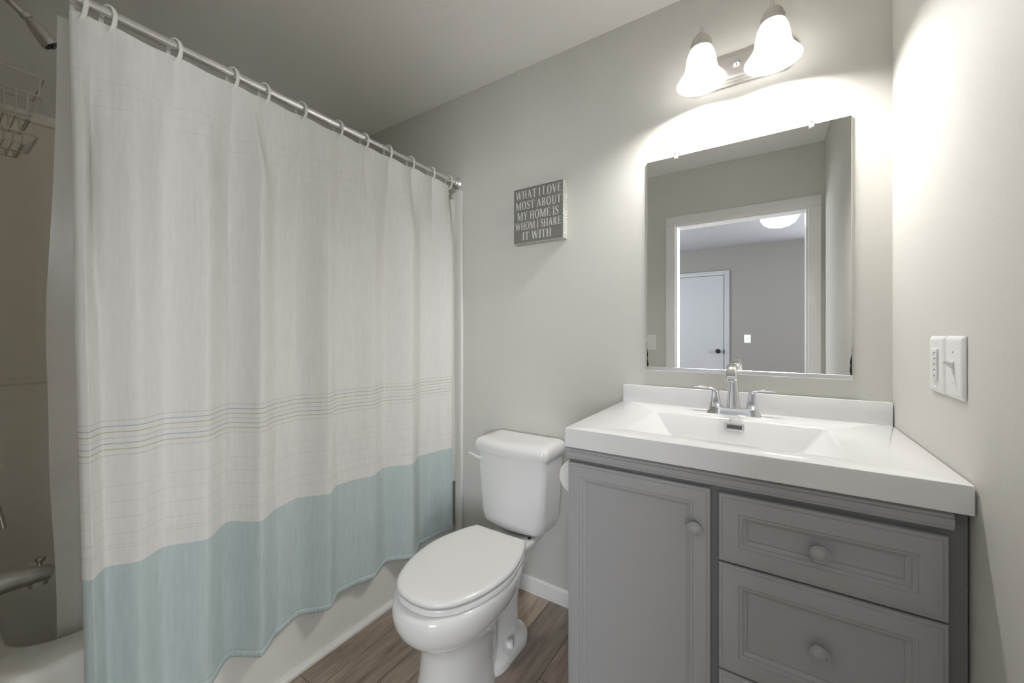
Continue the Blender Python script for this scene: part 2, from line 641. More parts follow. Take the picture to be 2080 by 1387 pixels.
# bedroom beyond the doorway
struct('floor_bedroom', box(B(), -3.0, 2.2, FARY - 0.1, YB, -0.06, 0.0), M['floor'], 'floor of the room beyond the doorway', 'floor')
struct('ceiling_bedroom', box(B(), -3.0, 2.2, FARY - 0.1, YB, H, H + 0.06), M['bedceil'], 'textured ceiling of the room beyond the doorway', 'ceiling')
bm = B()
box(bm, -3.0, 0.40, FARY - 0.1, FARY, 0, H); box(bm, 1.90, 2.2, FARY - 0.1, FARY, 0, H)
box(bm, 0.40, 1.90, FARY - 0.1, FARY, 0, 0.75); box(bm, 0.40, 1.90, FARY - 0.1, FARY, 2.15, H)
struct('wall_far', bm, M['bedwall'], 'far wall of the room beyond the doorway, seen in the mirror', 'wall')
wn = thing('fill_window_1', 'added white framed far window, unseen, giving fill light through the doorway', 'window', (1.15, FARY, 0.75))  # unseen window added to send fill light into the bathroom
wn['kind'] = 'structure'
bm = B()
box(bm, 0.40, 0.45, FARY - 0.05, FARY + 0.015, 0.75, 2.15); box(bm, 1.85, 1.90, FARY - 0.05, FARY + 0.015, 0.75, 2.15)
box(bm, 0.45, 1.85, FARY - 0.05, FARY + 0.015, 0.75, 0.80); box(bm, 0.45, 1.85, FARY - 0.05, FARY + 0.015, 2.10, 2.15)
box(bm, 0.45, 1.85, FARY - 0.04, FARY, 1.43, 1.47)
obj('window_frame', bm, M['trim'], wn)
bm = B()
box(bm, -3.0, -2.9, FARY, -4.1, 0, H); box(bm, -3.0, -2.9, -2.5, YB, 0, H)
box(bm, -3.0, -2.9, -4.1, -2.5, 0, 0.75); box(bm, -3.0, -2.9, -4.1, -2.5, 2.15, H)
wn = thing('window_3', 'white framed left window of the room beyond the doorway', 'window', (-2.9, -3.3, 0.75))
wn['kind'] = 'structure'
b2 = B()
box(b2, -2.95, -2.885, -4.10, -4.05, 0.75, 2.15); box(b2, -2.95, -2.885, -2.55, -2.50, 0.75, 2.15)
box(b2, -2.95, -2.885, -4.05, -2.55, 0.75, 0.80); box(b2, -2.95, -2.885, -4.05, -2.55, 2.10, 2.15)
box(b2, -2.94, -2.90, -4.05, -2.55, 1.43, 1.47)
obj('window_frame', b2, M['trim'], wn)
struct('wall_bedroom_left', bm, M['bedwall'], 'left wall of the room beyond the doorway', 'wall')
bm = B()
box(bm, 2.1, 2.2, FARY, -3.55, 0, H); box(bm, 2.1, 2.2, -2.15, YB, 0, H)
box(bm, 2.1, 2.2, -3.55, -2.15, 0, 0.75); box(bm, 2.1, 2.2, -3.55, -2.15, 2.15, H)
wn = thing('fill_window_2', 'added white framed side window, unseen, giving fill light through the doorway', 'window', (2.1, -2.85, 0.75))  # unseen, added so fill light reaches the left curtain and tub
wn['kind'] = 'structure'
b2 = B()
box(b2, 2.085, 2.15, -3.55, -3.50, 0.75, 2.15); box(b2, 2.085, 2.15, -2.20, -2.15, 0.75, 2.15)
box(b2, 2.085, 2.15, -3.50, -2.20, 0.75, 0.80); box(b2, 2.085, 2.15, -3.50, -2.20, 2.10, 2.15)
box(b2, 2.10, 2.14, -3.50, -2.20, 1.43, 1.47)
obj('window_frame', b2, M['trim'], wn)
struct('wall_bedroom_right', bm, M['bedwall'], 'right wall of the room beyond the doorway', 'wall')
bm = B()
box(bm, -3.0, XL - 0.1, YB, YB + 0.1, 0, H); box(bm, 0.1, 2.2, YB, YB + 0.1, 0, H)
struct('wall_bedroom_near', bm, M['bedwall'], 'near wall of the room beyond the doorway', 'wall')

# white slab door in the far wall
dr = thing('door_1', 'white slab door with black knob reflected in the mirror', 'door', (-1.24, FARY, 0))
dr['kind'] = 'structure'
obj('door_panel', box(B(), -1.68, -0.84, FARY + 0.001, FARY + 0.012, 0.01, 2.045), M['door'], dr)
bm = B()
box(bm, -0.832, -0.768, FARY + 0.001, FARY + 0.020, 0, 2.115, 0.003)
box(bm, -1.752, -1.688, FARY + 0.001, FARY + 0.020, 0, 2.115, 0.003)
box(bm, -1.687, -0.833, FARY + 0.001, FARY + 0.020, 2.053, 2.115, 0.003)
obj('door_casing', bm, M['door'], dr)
kb = obj('door_knob', lathe(B(), [(0.033, 0.0), (0.033, 0.006), (0.014, 0.010), (0.012, 0.030), (0.026, 0.040), (0.030, 0.052), (0.024, 0.066), (0.0, 0.070)],
                            (-0.912, FARY + 0.012, 0.948), (0, 1, 0), 24, True, True), M['black'], dr)
obj('strike_plate', box(B(), -0.841, -0.829, FARY + 0.0125, FARY + 0.0215, 0.925, 0.975), M['black'], dr)

# dome light on the bedroom ceiling
cl = thing('ceiling_light', 'glowing white dome ceiling light reflected at the top of the mirror', 'ceiling light', (-0.21, -3.28, H))
obj('mounting_ring', lathe(B(), [(0.185, 0.0), (0.192, -0.018), (0.184, -0.040), (0.165, -0.052), (0.155, -0.054)], (-0.21, -3.28, H), n=40, cap0=True, cap1=True), M['nickel'], cl)
obj('glass_dome', lathe(B(), [(0.164, -0.050), (0.158, -0.078), (0.136, -0.112), (0.095, -0.138), (0.05, -0.151), (0.0, -0.155)], (-0.21, -3.28, H), n=40, cap1=True), M['dome'], cl)
obj('finial', lathe(B(), [(0.012, -0.153), (0.014, -0.161), (0.008, -0.170), (0.0, -0.174)], (-0.21, -3.28, H), n=16, cap0=True, cap1=True), M['nickel'], cl)


# ------------------------------------------------------------------ wall switches
def plate(bm, c, n, t, hw, hh):
    """bevelled switch plate: c centre on wall, n wall normal, t horizontal tangent"""
    c, n, t = Vector(c), Vector(n), Vector(t)
    up = Vector((0, 0, 1))
    rings = []
    for ins, d in ((0, 0.0005), (0, 0.002), (0.003, 0.0050), (0.007, 0.0066), (0.010, 0.0068)):
        rings.append([c + t * a + up * b + n * d for a, b in rrect(hw - ins, hh - ins, 0.004, 3)])
    return loft(bm, rings)


def screw(bm, c, n, r=0.0030):
    return lathe(bm, [(r, 0.0), (r, 0.0012), (r * 0.6, 0.0018), (0, 0.0019)], c, n, 12, True, True)


def toggle_switch(name, label, c, n, t, hw=0.043, hh=0.060, up=True, group=None):
    c, n, t = Vector(c), Vector(n), Vector(t)
    r = thing(name, label, 'light switch', c, group)
    obj('plate', plate(B(), c, n, t, hw, hh), M['plastic'], r)
    bm = B()
    rings = [[c + n * 0.0062 + t * a + Vector((0, 0, b)) for a, b in rrect(0.0052, 0.0120, 0.001, 2)],
             [c + n * 0.0082 + t * a + Vector((0, 0, b)) for a, b in rrect(0.0050, 0.0118, 0.001, 2)]]
    loft(bm, rings)
    col = obj('toggle_slot', bm, M['plastic'], r)
    s = 1 if up else -1
    path = [c + n * 0.004 + Vector((0, 0, s * 0.001)), c + n * 0.011 + Vector((0, 0, s * 0.005)), c + n * 0.0185 + Vector((0, 0, s * 0.0095)), c + n * 0.0205 + Vector((0, 0, s * 0.0102))]
    sz = [(0.0044, 0.0058), (0.0042, 0.0046), (0.0036, 0.0030), (0.0024, 0.0016)]
    obj('toggle', sweep(B(), path, lambda i, f: rrect(*sz[i], 0.0012, 2)), M['plastic'], r)
    for dz in (0.030, -0.030):
        obj('screw', screw(B(), c + n * 0.0066 + Vector((0, 0, dz)), n), M['plastic'], r)
    return r


toggle_switch('toggle_switch', 'white toggle light switch on the right wall, nearer the camera', (0.0, -0.4695, 1.127), (-1, 0, 0), (0, 1, 0), 0.0430, 0.0605)
toggle_switch('toggle_switch', 'white switch plate beside the doorway, at the left edge of the mirror', (-1.085, YF, 1.127), (0, 1, 0), (1, 0, 0), 0.040, 0.0605, False)
toggle_switch('toggle_switch', 'small white switch plate on the far wall beyond the reflected doorway', (-0.546, FARY, 1.131), (0, 1, 0), (1, 0, 0), 0.040, 0.057)

c, n = Vector((0.0, -0.3765, 1.127)), Vector((-1, 0, 0))
ft = thing('timer_switch', 'white keypad timer switch on the right wall, nearer the corner', 'light switch', c)
obj('plate', plate(B(), c, n, Vector((0, 1, 0)), 0.0435, 0.060), M['plastic'], ft)
bm = B()
loft(bm, [[c + n * d + Vector((0, a, b)) for a, b in rrect(0.0165 - i, 0.0335 - i, 0.0015, 2)] for d, i in ((0.006, 0), (0.0098, 0), (0.0108, 0.001))])
kp = obj('keypad', bm, M['plastic'], ft)
for k in range(5):
    z = c.z + 0.024 - 0.012 * k
    obj('key', loft(B(), [[Vector((-d, c.y + 0.004 + a, z + b)) for a, b in rrect(0.0085, 0.0042, 0.001, 2)] for d in (0.0105, 0.0118)]), M['plastic'], kp)
    obj('indicator', lathe(B(), [(0.0014, 0), (0.0014, 0.0008), (0, 0.001)], (-0.0107, c.y - 0.0105, z + 0.001), n, 10, True, True), M['black'], kp)
for dz in (0.049, -0.049):
    obj('screw', screw(B(), c + n * 0.0066 + Vector((0, 0, dz)), n), M['plastic'], ft)

# ------------------------------------------------------------------ vanity cabinet
VX0, VX1, VY = -0.787, -0.004, -0.527
van = thing('vanity_cabinet', 'grey painted vanity cabinet under the white sink top', 'cabinet', (-0.395, -0.27, 0))
bm = B()
box(bm, VX0, VX0 + 0.016, VY + 0.019, -0.003, 0.0, 0.8715)
box(bm, VX1 - 0.016, VX1, VY + 0.019, -0.003, 0.0, 0.8715)
box(bm, VX0 + 0.016, VX1 - 0.016, -0.012, -0.003, 0.1, 0.8715)
box(bm, VX0 + 0.016, VX1 - 0.016, VY + 0.019, -0.012, 0.10, 0.116)
box(bm, VX0 + 0.016, VX1 - 0.016, VY + 0.07, VY + 0.082, 0.0, 0.10)
obj('carcass', bm, M['cab'], van)
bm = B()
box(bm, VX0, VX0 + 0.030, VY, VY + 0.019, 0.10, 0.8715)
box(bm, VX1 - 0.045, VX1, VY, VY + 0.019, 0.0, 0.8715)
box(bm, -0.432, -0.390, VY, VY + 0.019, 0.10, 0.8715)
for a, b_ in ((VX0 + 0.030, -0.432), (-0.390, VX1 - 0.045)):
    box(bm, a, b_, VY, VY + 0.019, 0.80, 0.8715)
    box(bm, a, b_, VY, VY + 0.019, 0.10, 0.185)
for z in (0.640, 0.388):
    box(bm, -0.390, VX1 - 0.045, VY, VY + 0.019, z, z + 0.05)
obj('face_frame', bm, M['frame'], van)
prof = [(VY, 0.836), (VY - 0.014, 0.836), (VY - 0.017, 0.8385), (VY - 0.017, 0.843), (VY - 0.020, 0.845), (VY - 0.020, 0.8575), (VY - 0.017, 0.8595),
        (VY - 0.017, 0.864), (VY - 0.013, 0.867), (VY, 0.867)]
obj('top_moulding', prism_x(B(), prof, -0.7905, -0.025), M['cab'], van, smooth=20)


def raised_panel(x0, x1, z0, z1, fw):
    """profiled front: stepped outer edge, flat frame, bead and recessed panel"""
    yb = VY - 0.0005
    prof = [(0, 0.0), (0, 0.012), (0.0015, 0.0145), (0.007, 0.0155), (0.0085, 0.0180), (0.010, 0.0185), (fw, 0.0185), (fw + 0.0015, 0.0160), (fw + 0.004, 0.0150),
            (fw + 0.008, 0.0150), (fw + 0.0095, 0.0125), (fw + 0.014, 0.0095), (fw + 0.0165, 0.0085), (fw + 0.018, 0.0055), (fw + 0.019, 0.0055)]
    rings = [[(x0 + i, yb - d, z0 + i), (x1 - i, yb - d, z0 + i), (x1 - i, yb - d, z1 - i), (x0 + i, yb - d, z1 - i)] for i, d in prof]
    return loft(B(), rings)


def knob(x, z, parent, y=VY - 0.019):
    pr = [(0.0095, 0.0), (0.0085, 0.003), (0.0065, 0.008), (0.0075, 0.013), (0.0165, 0.0165), (0.0178, 0.0195), (0.0172, 0.0225), (0.0150, 0.0235),
          (0.0135, 0.0225), (0.0125, 0.0235), (0.0095, 0.0262), (0.005, 0.0277), (0.0, 0.0282)]
    return obj('knob', lathe(B(), pr, (x, y, z), (0, -1, 0), 32, True, True), M['knob'], parent, smooth=50)


d = obj('door', raised_panel(-0.785, -0.419, 0.165, 0.8265, 0.036), M['cab'], van, smooth=20)
knob(-0.4505, 0.733, d)
for (z0, z1, kz) in ((0.666, 0.8225, 0.740), (0.416, 0.662, 0.534), (0.166, 0.412, 0.289)):
    d = obj('drawer', raised_panel(-0.402, -0.0305, z0, z1, 0.040), M['cab'], van, smooth=20)
    ky = VY - 0.006
    knob(-0.217, kz, d, ky)

# ------------------------------------------------------------------ sink top
CZ, CT, CX0, CX1, CYF = 0.9259, 0.0532, -0.7895, -0.0025, -0.5573
top = thing('vanity_sink_top', 'white one-piece vanity top with integrated rectangular sink', 'sink top', (-0.395, -0.28, CZ - CT))
bm = B()
lo0 = rr_loop(CX0 + 0.012, CX1 - 0.012, CYF + 0.012, -0.012, 0.004, CZ - CT + 0.004, 3)
rings = [rr_loop(CX0 + 0.02, CX1 - 0.02, CYF + 0.02, -0.02, 0.004, CZ - CT, 3),
         rr_loop(CX0 + 0.0015, CX1 - 0.0015, CYF + 0.0015, -0.0015, 0.004, CZ - CT, 3),
         rr_loop(CX0, CX1, CYF, -0.0005, 0.004, CZ - CT + 0.0015, 3),
         rr_loop(CX0, CX1, CYF, -0.0005, 0.004, CZ - 0.003, 3),
         rr_loop(CX0 + 0.001, CX1 - 0.001, CYF + 0.001, -0.0005, 0.004, CZ - 0.0008, 3),
         rr_loop(CX0 + 0.003, CX1 - 0.003, CYF + 0.003, -0.0005, 0.004, CZ, 3),
         rr_loop(-0.640, -0.1585, -0.486, -0.160, 0.010, CZ, 3),
         rr_loop(-0.636, -0.1625, -0.482, -0.163, 0.010, CZ - 0.0015, 3),
         rr_loop(-0.632, -0.1665, -0.479, -0.165, 0.010, CZ - 0.005, 3),
         rr_loop(-0.570, -0.230, -0.458, -0.195, 0.016, CZ - 0.088, 3),
         rr_loop(-0.555, -0.245, -0.440, -0.210, 0.020, CZ - 0.096, 3),
         rr_loop(-0.43, -0.37, -0.36, -0.30, 0.02, CZ - 0.102, 3)]
loft(bm, rings, cap0=False)
obj('basin_top', bm, M['counter'], top, smooth=30)
bm = B()
box(bm, CX0, CX1, -0.0205, -0.0005, CZ - 0.002, 0.9925, 0.0025)
obj('backsplash', bm, M['counter'], top)
# overflow on the back slope of the basin
a0, a1 = Vector((-0.393, -0.165, CZ - 0.005)), Vector((-0.393, -0.195, CZ - 0.088))
dn = (a1 - a0).normalized()
nn = Vector((0, dn.z, -dn.y)) * (1 if dn.z < 0 else -1)
nn = Vector((0, -abs(nn.y), abs(nn.z)))
oc = a0 + dn * 0.020
sx = Vector((1, 0, 0))
bm = B()
rings = []
for hw, hh, d in ((0.027, 0.0115, 0.0002), (0.027, 0.0115, 0.0022), (0.0262, 0.0107, 0.0030), (0.0205, 0.0062, 0.0030), (0.0205, 0.0062, 0.0006)):
    rings.append([oc + sx * u - dn * v + nn * d for u, v in rrect(hw, hh, 0.002, 2)])
loft(bm, rings, True, False)
ov = obj('overflow_cover', bm, M['chrome'], top)
obj('overflow_slot', loft(B(), [[oc + sx * u - dn * v + nn * d for u, v in rrect(0.0205, 0.0062, 0.0015, 2)] for d in (0.0003, 0.0012)]), M['slot'], ov)
obj('drain', lathe(B(), [(0.024, 0.0), (0.024, 0.003), (0.019, 0.0045), (0.017, 0.002), (0.015, 0.005), (0, 0.007)], (-0.40, -0.33, CZ - 0.1022), n=24, cap0=True, cap1=True), M['chrome'], top)

# ------------------------------------------------------------------ faucet
FX, FY = -0.402, -0.072
fa = thing('faucet', 'chrome two-handle centerset faucet behind the sink', 'faucet', (FX, FY, CZ))
bm = B()
rings = []
for hw, hh, z in ((0.079, 0.0285, 0.0004), (0.078, 0.0275, 0.004), (0.0705, 0.0225, 0.018), (0.0695, 0.0215, 0.021), (0.066, 0.019, 0.0225)):
    rings.append([(FX + a, FY + b, CZ + z) for a, b in rrect(hw, hh, 0.006, 3)])
loft(bm, rings)
obj('base_plate', bm, M['chrome'], fa, smooth=30)


def facet(hw, hd, n=8):
    # octagonal section with a ridge facing front
    return [(hw, -hd * 0.45), (hw, hd * 0.5), (hw * 0.55, hd), (-hw * 0.55, hd), (-hw, hd * 0.5), (-hw, -hd * 0.45), (-hw * 0.05, -hd), (hw * 0.05, -hd)]


# spout: tapering column then arc forward and down to the outlet
path = [(0.0, 0.021), (0.0, 0.06), (0.0, 0.10), (-0.001, 0.124), (-0.010, 0.145), (-0.030, 0.158), (-0.055, 0.161), (-0.076, 0.152), (-0.088, 0.138), (-0.094, 0.122)]
pts = [(FX, FY + a, CZ + b) for a, b in path]
pp = catmull(pts, 5)
wd = [(0.0205, 0.0185), (0.0175, 0.0165), (0.0140, 0.0145), (0.0125, 0.0135), (0.0118, 0.0125), (0.0118, 0.0112), (0.0125, 0.0100), (0.0140, 0.0095), (0.0155, 0.0090), (0.0168, 0.0088)]


def spout_sec(i, f):
    q = f * (len(wd) - 1)
    k = min(int(q), len(wd) - 2)
    t = q - k
    hw = wd[k][0] * (1 - t) + wd[k + 1][0] * t
    hd = wd[k][1] * (1 - t) + wd[k + 1][1] * t
    return rrect(hw, hd, min(hw, hd) * 0.62, 4)


sp = obj('spout', sweep(B(), pp, spout_sec, up=(0, 1, 0)), M['chrome'], fa, smooth=40)
obj('aerator', lathe(B(), [(0.0095, 0.0), (0.0095, 0.005), (0.007, 0.006), (0, 0.006)], (FX, FY - 0.094, CZ + 0.1215), (0, -0.31, -0.95), 18, True, True), M['oldchrome'], sp)
for s in (-1, 1):
    hx = FX + s * 0.0535
    bm = B()
    rings = []
    for hw, z in ((0.0205, 0.0205), (0.0185, 0.026), (0.0150, 0.042), (0.0122, 0.058), (0.0105, 0.070), (0.0098, 0.076), (0.0080, 0.0785)):
        rings.append([(hx + a - s * (0.0785 - z) * 0.02, FY + b, CZ + z) for a, b in rrect(hw, hw, hw * 0.42, 4)])
    loft(bm, rings)
    h = obj('handle', bm, M['chrome'], fa, smooth=40)
    lp = catmull([(hx - s * 0.006, FY, CZ + 0.072), (hx + s * 0.004, FY - 0.001, CZ + 0.0800), (hx + s * 0.020, FY - 0.003, CZ + 0.0835), (hx + s * 0.046, FY - 0.006, CZ + 0.0845), (hx + s * 0.064, FY - 0.008, CZ + 0.0845)], 5)
    obj('lever', sweep(B(), lp, lambda i, f: rrect(0.0085 + 0.0015 * f, 0.0042 - 0.0020 * f, 0.002, 3)), M['chrome'], h, smooth=40)

# ------------------------------------------------------------------ mirror
MX0, MX1, MZ0, MZ1 = -0.6998, -0.0916, 1.0600, 1.8582
mi = thing('wall_mirror', 'frameless rectangular wall mirror above the faucet', 'mirror', ((MX0 + MX1) / 2, 0, MZ0))
bm = B()
loft(bm, [[(MX0 + i, y, MZ0 + i), (MX1 - i, y, MZ0 + i), (MX1 - i, y, MZ1 - i), (MX0 + i, y, MZ1 - i)] for y, i in ((-0.0008, 0), (-0.0050, 0), (-0.0062, 0.0012))])
obj('mirror_glass', bm, M['mirror'], mi, smooth=15)
prof = [(-0.0006, 1.0520), (-0.0100, 1.0520), (-0.0108, 1.0530), (-0.0108, 1.0655), (-0.0098, 1.0665), (-0.0078, 1.0665), (-0.0078, 1.0585), (-0.0006, 1.0585)]
obj('bottom_channel', prism_x(B(), prof, MX0 - 0.001, MX1 + 0.001), M['rod'], mi, smooth=20)
for x in (-0.5935, -0.1895):
    bm = B()
    lathe(bm, [(0.0105, 0.0008), (0.0105, 0.0075), (0.0090, 0.0110), (0.004, 0.0120), (0, 0.0120)], (x, 0, MZ1 + 0.006), (0, -1, 0), 20, True, True)
    box(bm, x - 0.0065, x + 0.0065, -0.0120, -0.0072, MZ1 - 0.010, MZ1 + 0.004, 0.0015)
    cp = obj('mirror_clip', bm, M['clip'], mi)
    obj('screw', lathe(B(), [(0.0035, 0), (0.0035, 0.0012), (0, 0.0022)], (x, -0.0118, MZ1 + 0.008), (0, -1, 0), 14, True, True), M['oldchrome'], cp)

# ------------------------------------------------------------------ vanity light
LXC, LZC = -0.3925, 2.117
vl = thing('vanity_light', 'two-shade brushed nickel vanity light above the mirror', 'wall light', (LXC, 0, LZC))


def plate_outline(hx, hz, bulge, y, k=10):
    o = []
    for i in range(k + 1):
        t = -1 + 2 * i / k
        o.append((LXC + hx + bulge * (1 - t * t), y, LZC + hz * t))
    for i in range(k + 1):
        t = 1 - 2 * i / k
        o.append((LXC - hx - bulge * (1 - t * t), y, LZC + hz * t))
    return o


rings = [plate_outline(0.139 - a, 0.0570 - a, 0.034, -d) for a, d in
         ((0.0, 0.0008), (0.0, 0.007), (0.004, 0.0095), (0.008, 0.0095), (0.009, 0.0125), (0.013, 0.0150), (0.017, 0.0150), (0.018, 0.0185), (0.023, 0.0215), (0.027, 0.022))]
bp_ = obj('backplate', loft(B(), rings), M['nickel'], vl, smooth=25)
obj('mounting_knob', lathe(B(), [(0.0095, 0.021), (0.0095, 0.025), (0.006, 0.027), (0.0085, 0.030), (0.0090, 0.034), (0.006, 0.038), (0, 0.0395)], (LXC - 0.003, 0, LZC + 0.006), (0, -1, 0), 20, True, True), M['chrome'], bp_)
ZR = 2.032
for sxx in (-0.493, -0.2935):
    yc = -0.125
    pth = catmull([(sxx, -0.020, LZC + 0.010), (sxx, -0.040, LZC + 0.016), (sxx, -0.056, LZC + 0.060), (sxx, -0.072, LZC + 0.098), (sxx, -0.100, LZC + 0.112), (sxx, -0.119, LZC + 0.098), (sxx, yc, LZC + 0.070)], 6)
    bm = tube(B(), pth, 0.0052, 12)
    lathe(bm, [(0.017, 0.021), (0.016, 0.026), (0.009, 0.030), (0.006, 0.034)], (sxx, 0, LZC + 0.010), (0, -1, 0), 20, True, True)
    obj('arm', bm, M['nickel'], vl)
    obj('socket_cup', lathe(B(), [(0.006, 0.166), (0.013, 0.162), (0.019, 0.154), (0.020, 0.149), (0.0265, 0.146), (0.0275, 0.141), (0.0275, 0.136), (0.031, 0.134), (0.032, 0.128), (0.0320, 0.112), (0.0300, 0.110)],
                              (sxx, yc, ZR), n=36, cap0=True, cap1=True), M['nickel'], vl, smooth=30)
    pr = [(0.0285, 0.118), (0.0345, 0.108), (0.0405, 0.094), (0.0440, 0.078), (0.0462, 0.062), (0.0485, 0.047), (0.0530, 0.034), (0.0610, 0.021), (0.0700, 0.010), (0.0758, 0.002), (0.0765, 0.0), (0.0745, 0.0004),
          (0.0690, 0.0080), (0.0600, 0.0185)]
    sh = obj('shade', lathe(B(), pr, (sxx, yc, ZR), n=56), M['shade'], vl, smooth=60)
    tag(sh, 'frosted bell glass shade')
    obj('bulb', lathe(B(), [(0.011, 0.096), (0.013, 0.086), (0.022, 0.070), (0.0275, 0.055), (0.0285, 0.044), (0.0255, 0.031), (0.017, 0.021), (0.007, 0.0165), (0, 0.0158)], (sxx, yc, ZR), n=28, cap0=True, cap1=True), M['bulb'], sh, smooth=60)


# ------------------------------------------------------------------ lettered sign
SX0, SX1, SZ0, SZ1, SD = -1.2920, -1.0400, 1.6070, 1.8580, 0.045
sg = thing('wall_sign', 'small square grey box sign lettered WHAT I LOVE MOST ABOUT MY HOME', 'sign', ((SX0 + SX1) / 2, 0, SZ0))
obj('sign_box', box(B(), SX0, SX1, -SD + 0.001, -0.0006, SZ0, SZ1, 0.0006, 1), M['signside'], sg)
obj('sign_face', box(B(), SX0 + 0.0015, SX1 - 0.0015, -SD, -SD + 0.0012, SZ0 + 0.0015, SZ1 - 0.0015), M['signface'], sg)
TK, TN, SF = 0.145, 0.062, 0.045


def R_(x0, x1, y0, y1): return [(x0, y0), (x1, y0), (x1, y1), (x0, y1)]
def DG(x0, y0, x1, y1, t): return [(x0 - t / 2, y0), (x0 + t / 2, y0), (x1 + t / 2, y1), (x1 - t / 2, y1)]


def arcstrip(cx, cy, ro, ri, a0, a1, n=18):
    out = []
    for i in range(n):
        A, Bq = a0 + (a1 - a0) * i / n, a0 + (a1 - a0) * (i + 1) / n
        f = lambda a, r: (cx + r[0] * math.cos(a), cy + r[1] * math.sin(a))
        out.append([f(A, ri), f(A, ro), f(Bq, ro), f(Bq, ri)])
    return out


def stem(x, t=TK, y0=0, y1=1, top=True, bot=True):
    o = [R_(x, x + t, y0, y1)]
    if bot: o.append(R_(x - 0.065, x + t + 0.065, 0, SF))
    if top: o.append(R_(x - 0.065, x + t + 0.065, 1 - SF, 1))
    return o


def sers(x, y, w=0.12): return [R_(x - w, x + w, y, y + SF)]


def glyph(ch):
    if ch == 'I': return stem(0.07), 0.285
    if ch == 'L': return stem(0.07) + [R_(0.07, 0.50, 0, SF + 0.01), R_(0.455, 0.505, 0, 0.24)], 0.55
    if ch == 'E': return stem(0.07) + [R_(0.07, 0.50, 0, SF + 0.01), R_(0.455, 0.505, 0, 0.24), R_(0.07, 0.49, 1 - SF - 0.01, 1), R_(0.445, 0.49, 0.80, 1), R_(0.2, 0.40, 0.49, 0.54), R_(0.365, 0.405, 0.40, 0.63)], 0.56
    if ch == 'T': return stem(0.235, top=False) + [R_(0.02, 0.60, 1 - SF - 0.015, 1), R_(0.02, 0.065, 0.78, 1), R_(0.555, 0.60, 0.78, 1)], 0.62
    if ch == 'H': return stem(0.07) + stem(0.47) + [R_(0.2, 0.48, 0.49, 0.545)], 0.69
    if ch == 'A': return [DG(0.09, 0, 0.325, 0.98, TN + 0.01), DG(0.56, 0, 0.345, 1.0, TK + 0.01), R_(0.18, 0.48, 0.30, 0.35)] + sers(0.09, 0) + sers(0.56, 0, 0.14), 0.70
    if ch == 'V': return [DG(0.335, 0, 0.12, 1, TK + 0.01), DG(0.355, 0.02, 0.57, 1, TN + 0.01)] + sers(0.12, 1 - SF, 0.14) + sers(0.57, 1 - SF), 0.68
    if ch == 'W': return [DG(0.30, 0, 0.12, 1, TK), DG(0.32, 0.02, 0.50, 1, TN), DG(0.68, 0, 0.50, 1, TK), DG(0.70, 0.02, 0.88, 1, TN)] + sers(0.12, 1 - SF, 0.13) + sers(0.50, 1 - SF, 0.12) + sers(0.88, 1 - SF, 0.10), 0.99
    if ch == 'Y': return stem(0.235, y1=0.5, top=False) + [DG(0.29, 0.44, 0.11, 1, TK), DG(0.325, 0.44, 0.53, 1, TN + 0.01)] + sers(0.11, 1 - SF, 0.13) + sers(0.53, 1 - SF), 0.64
    if ch == 'M': return stem(0.07, TN, top=False) + [R_(0.0, 0.2, 1 - SF, 1), DG(0.43, 0.02, 0.16, 1, TK), DG(0.445, 0.02, 0.70, 1, TN + 0.01)] + stem(0.68, TK), 0.90
    if ch == 'O': return arcstrip(0.34, 0.5, (0.325, 0.52), (0.175, 0.455), 0, 2 * PI, 36), 0.69
    if ch == 'B': return stem(0.07) + arcstrip(0.26, 0.765, (0.24, 0.235), (0.10, 0.185), -PI / 2, PI / 2) + arcstrip(0.27, 0.27, (0.28, 0.27), (0.13, 0.215), -PI / 2, PI / 2) + \
        [R_(0.14, 0.27, 0, 0.055), R_(0.14, 0.27, 0.49, 0.54), R_(0.14, 0.27, 0.95, 1)], 0.60
    if ch == 'R': return stem(0.07) + arcstrip(0.27, 0.74, (0.25, 0.26), (0.105, 0.205), -PI / 2, PI / 2) + [R_(0.14, 0.28, 0.48, 0.535), R_(0.14, 0.28, 0.945, 1), DG(0.55, 0, 0.30, 0.51, TK + 0.01)] + sers(0.58, 0, 0.10), 0.67
    if ch == 'U': return [R_(0.09, 0.09 + TK, 0.30, 1), R_(0.50, 0.50 + TN, 0.30, 1)] + sers(0.16, 1 - SF, 0.135) + sers(0.53, 1 - SF, 0.11) + arcstrip(0.326, 0.31, (0.236, 0.33), (0.15, 0.255), PI, 2 * PI), 0.66
    if ch == 'S':
        sp_ = [(0.42, 0.80), (0.38, 0.90), (0.27, 0.965), (0.15, 0.92), (0.105, 0.79), (0.15, 0.65), (0.27, 0.53), (0.38, 0.41), (0.42, 0.25), (0.36, 0.09), (0.24, 0.035), (0.12, 0.10), (0.075, 0.22)]
        cu = catmull([(a, b, 0) for a, b in sp_], 4)
        nn_ = len(cu)
        L_, R2 = [], []
        for i, p in enumerate(cu):
            t = (cu[min(i + 1, nn_ - 1)] - cu[max(i - 1, 0)]).normalized()
            f = i / (nn_ - 1)
            h = 0.030 + 0.052 * math.exp(-((f - 0.5) / 0.20) ** 2)
            L_.append((p.x - t.y * h, p.y + t.x * h)); R2.append((p.x + t.y * h, p.y - t.x * h))
        return [[L_[i], R2[i], R2[i + 1], L_[i + 1]] for i in range(nn_ - 1)] + [R_(0.405, 0.44, 0.70, 0.97), R_(0.055, 0.09, 0.03, 0.30)], 0.49
    return [], 0.22


bm = B()
fw, fh = SX1 - SX0, SZ1 - SZ0
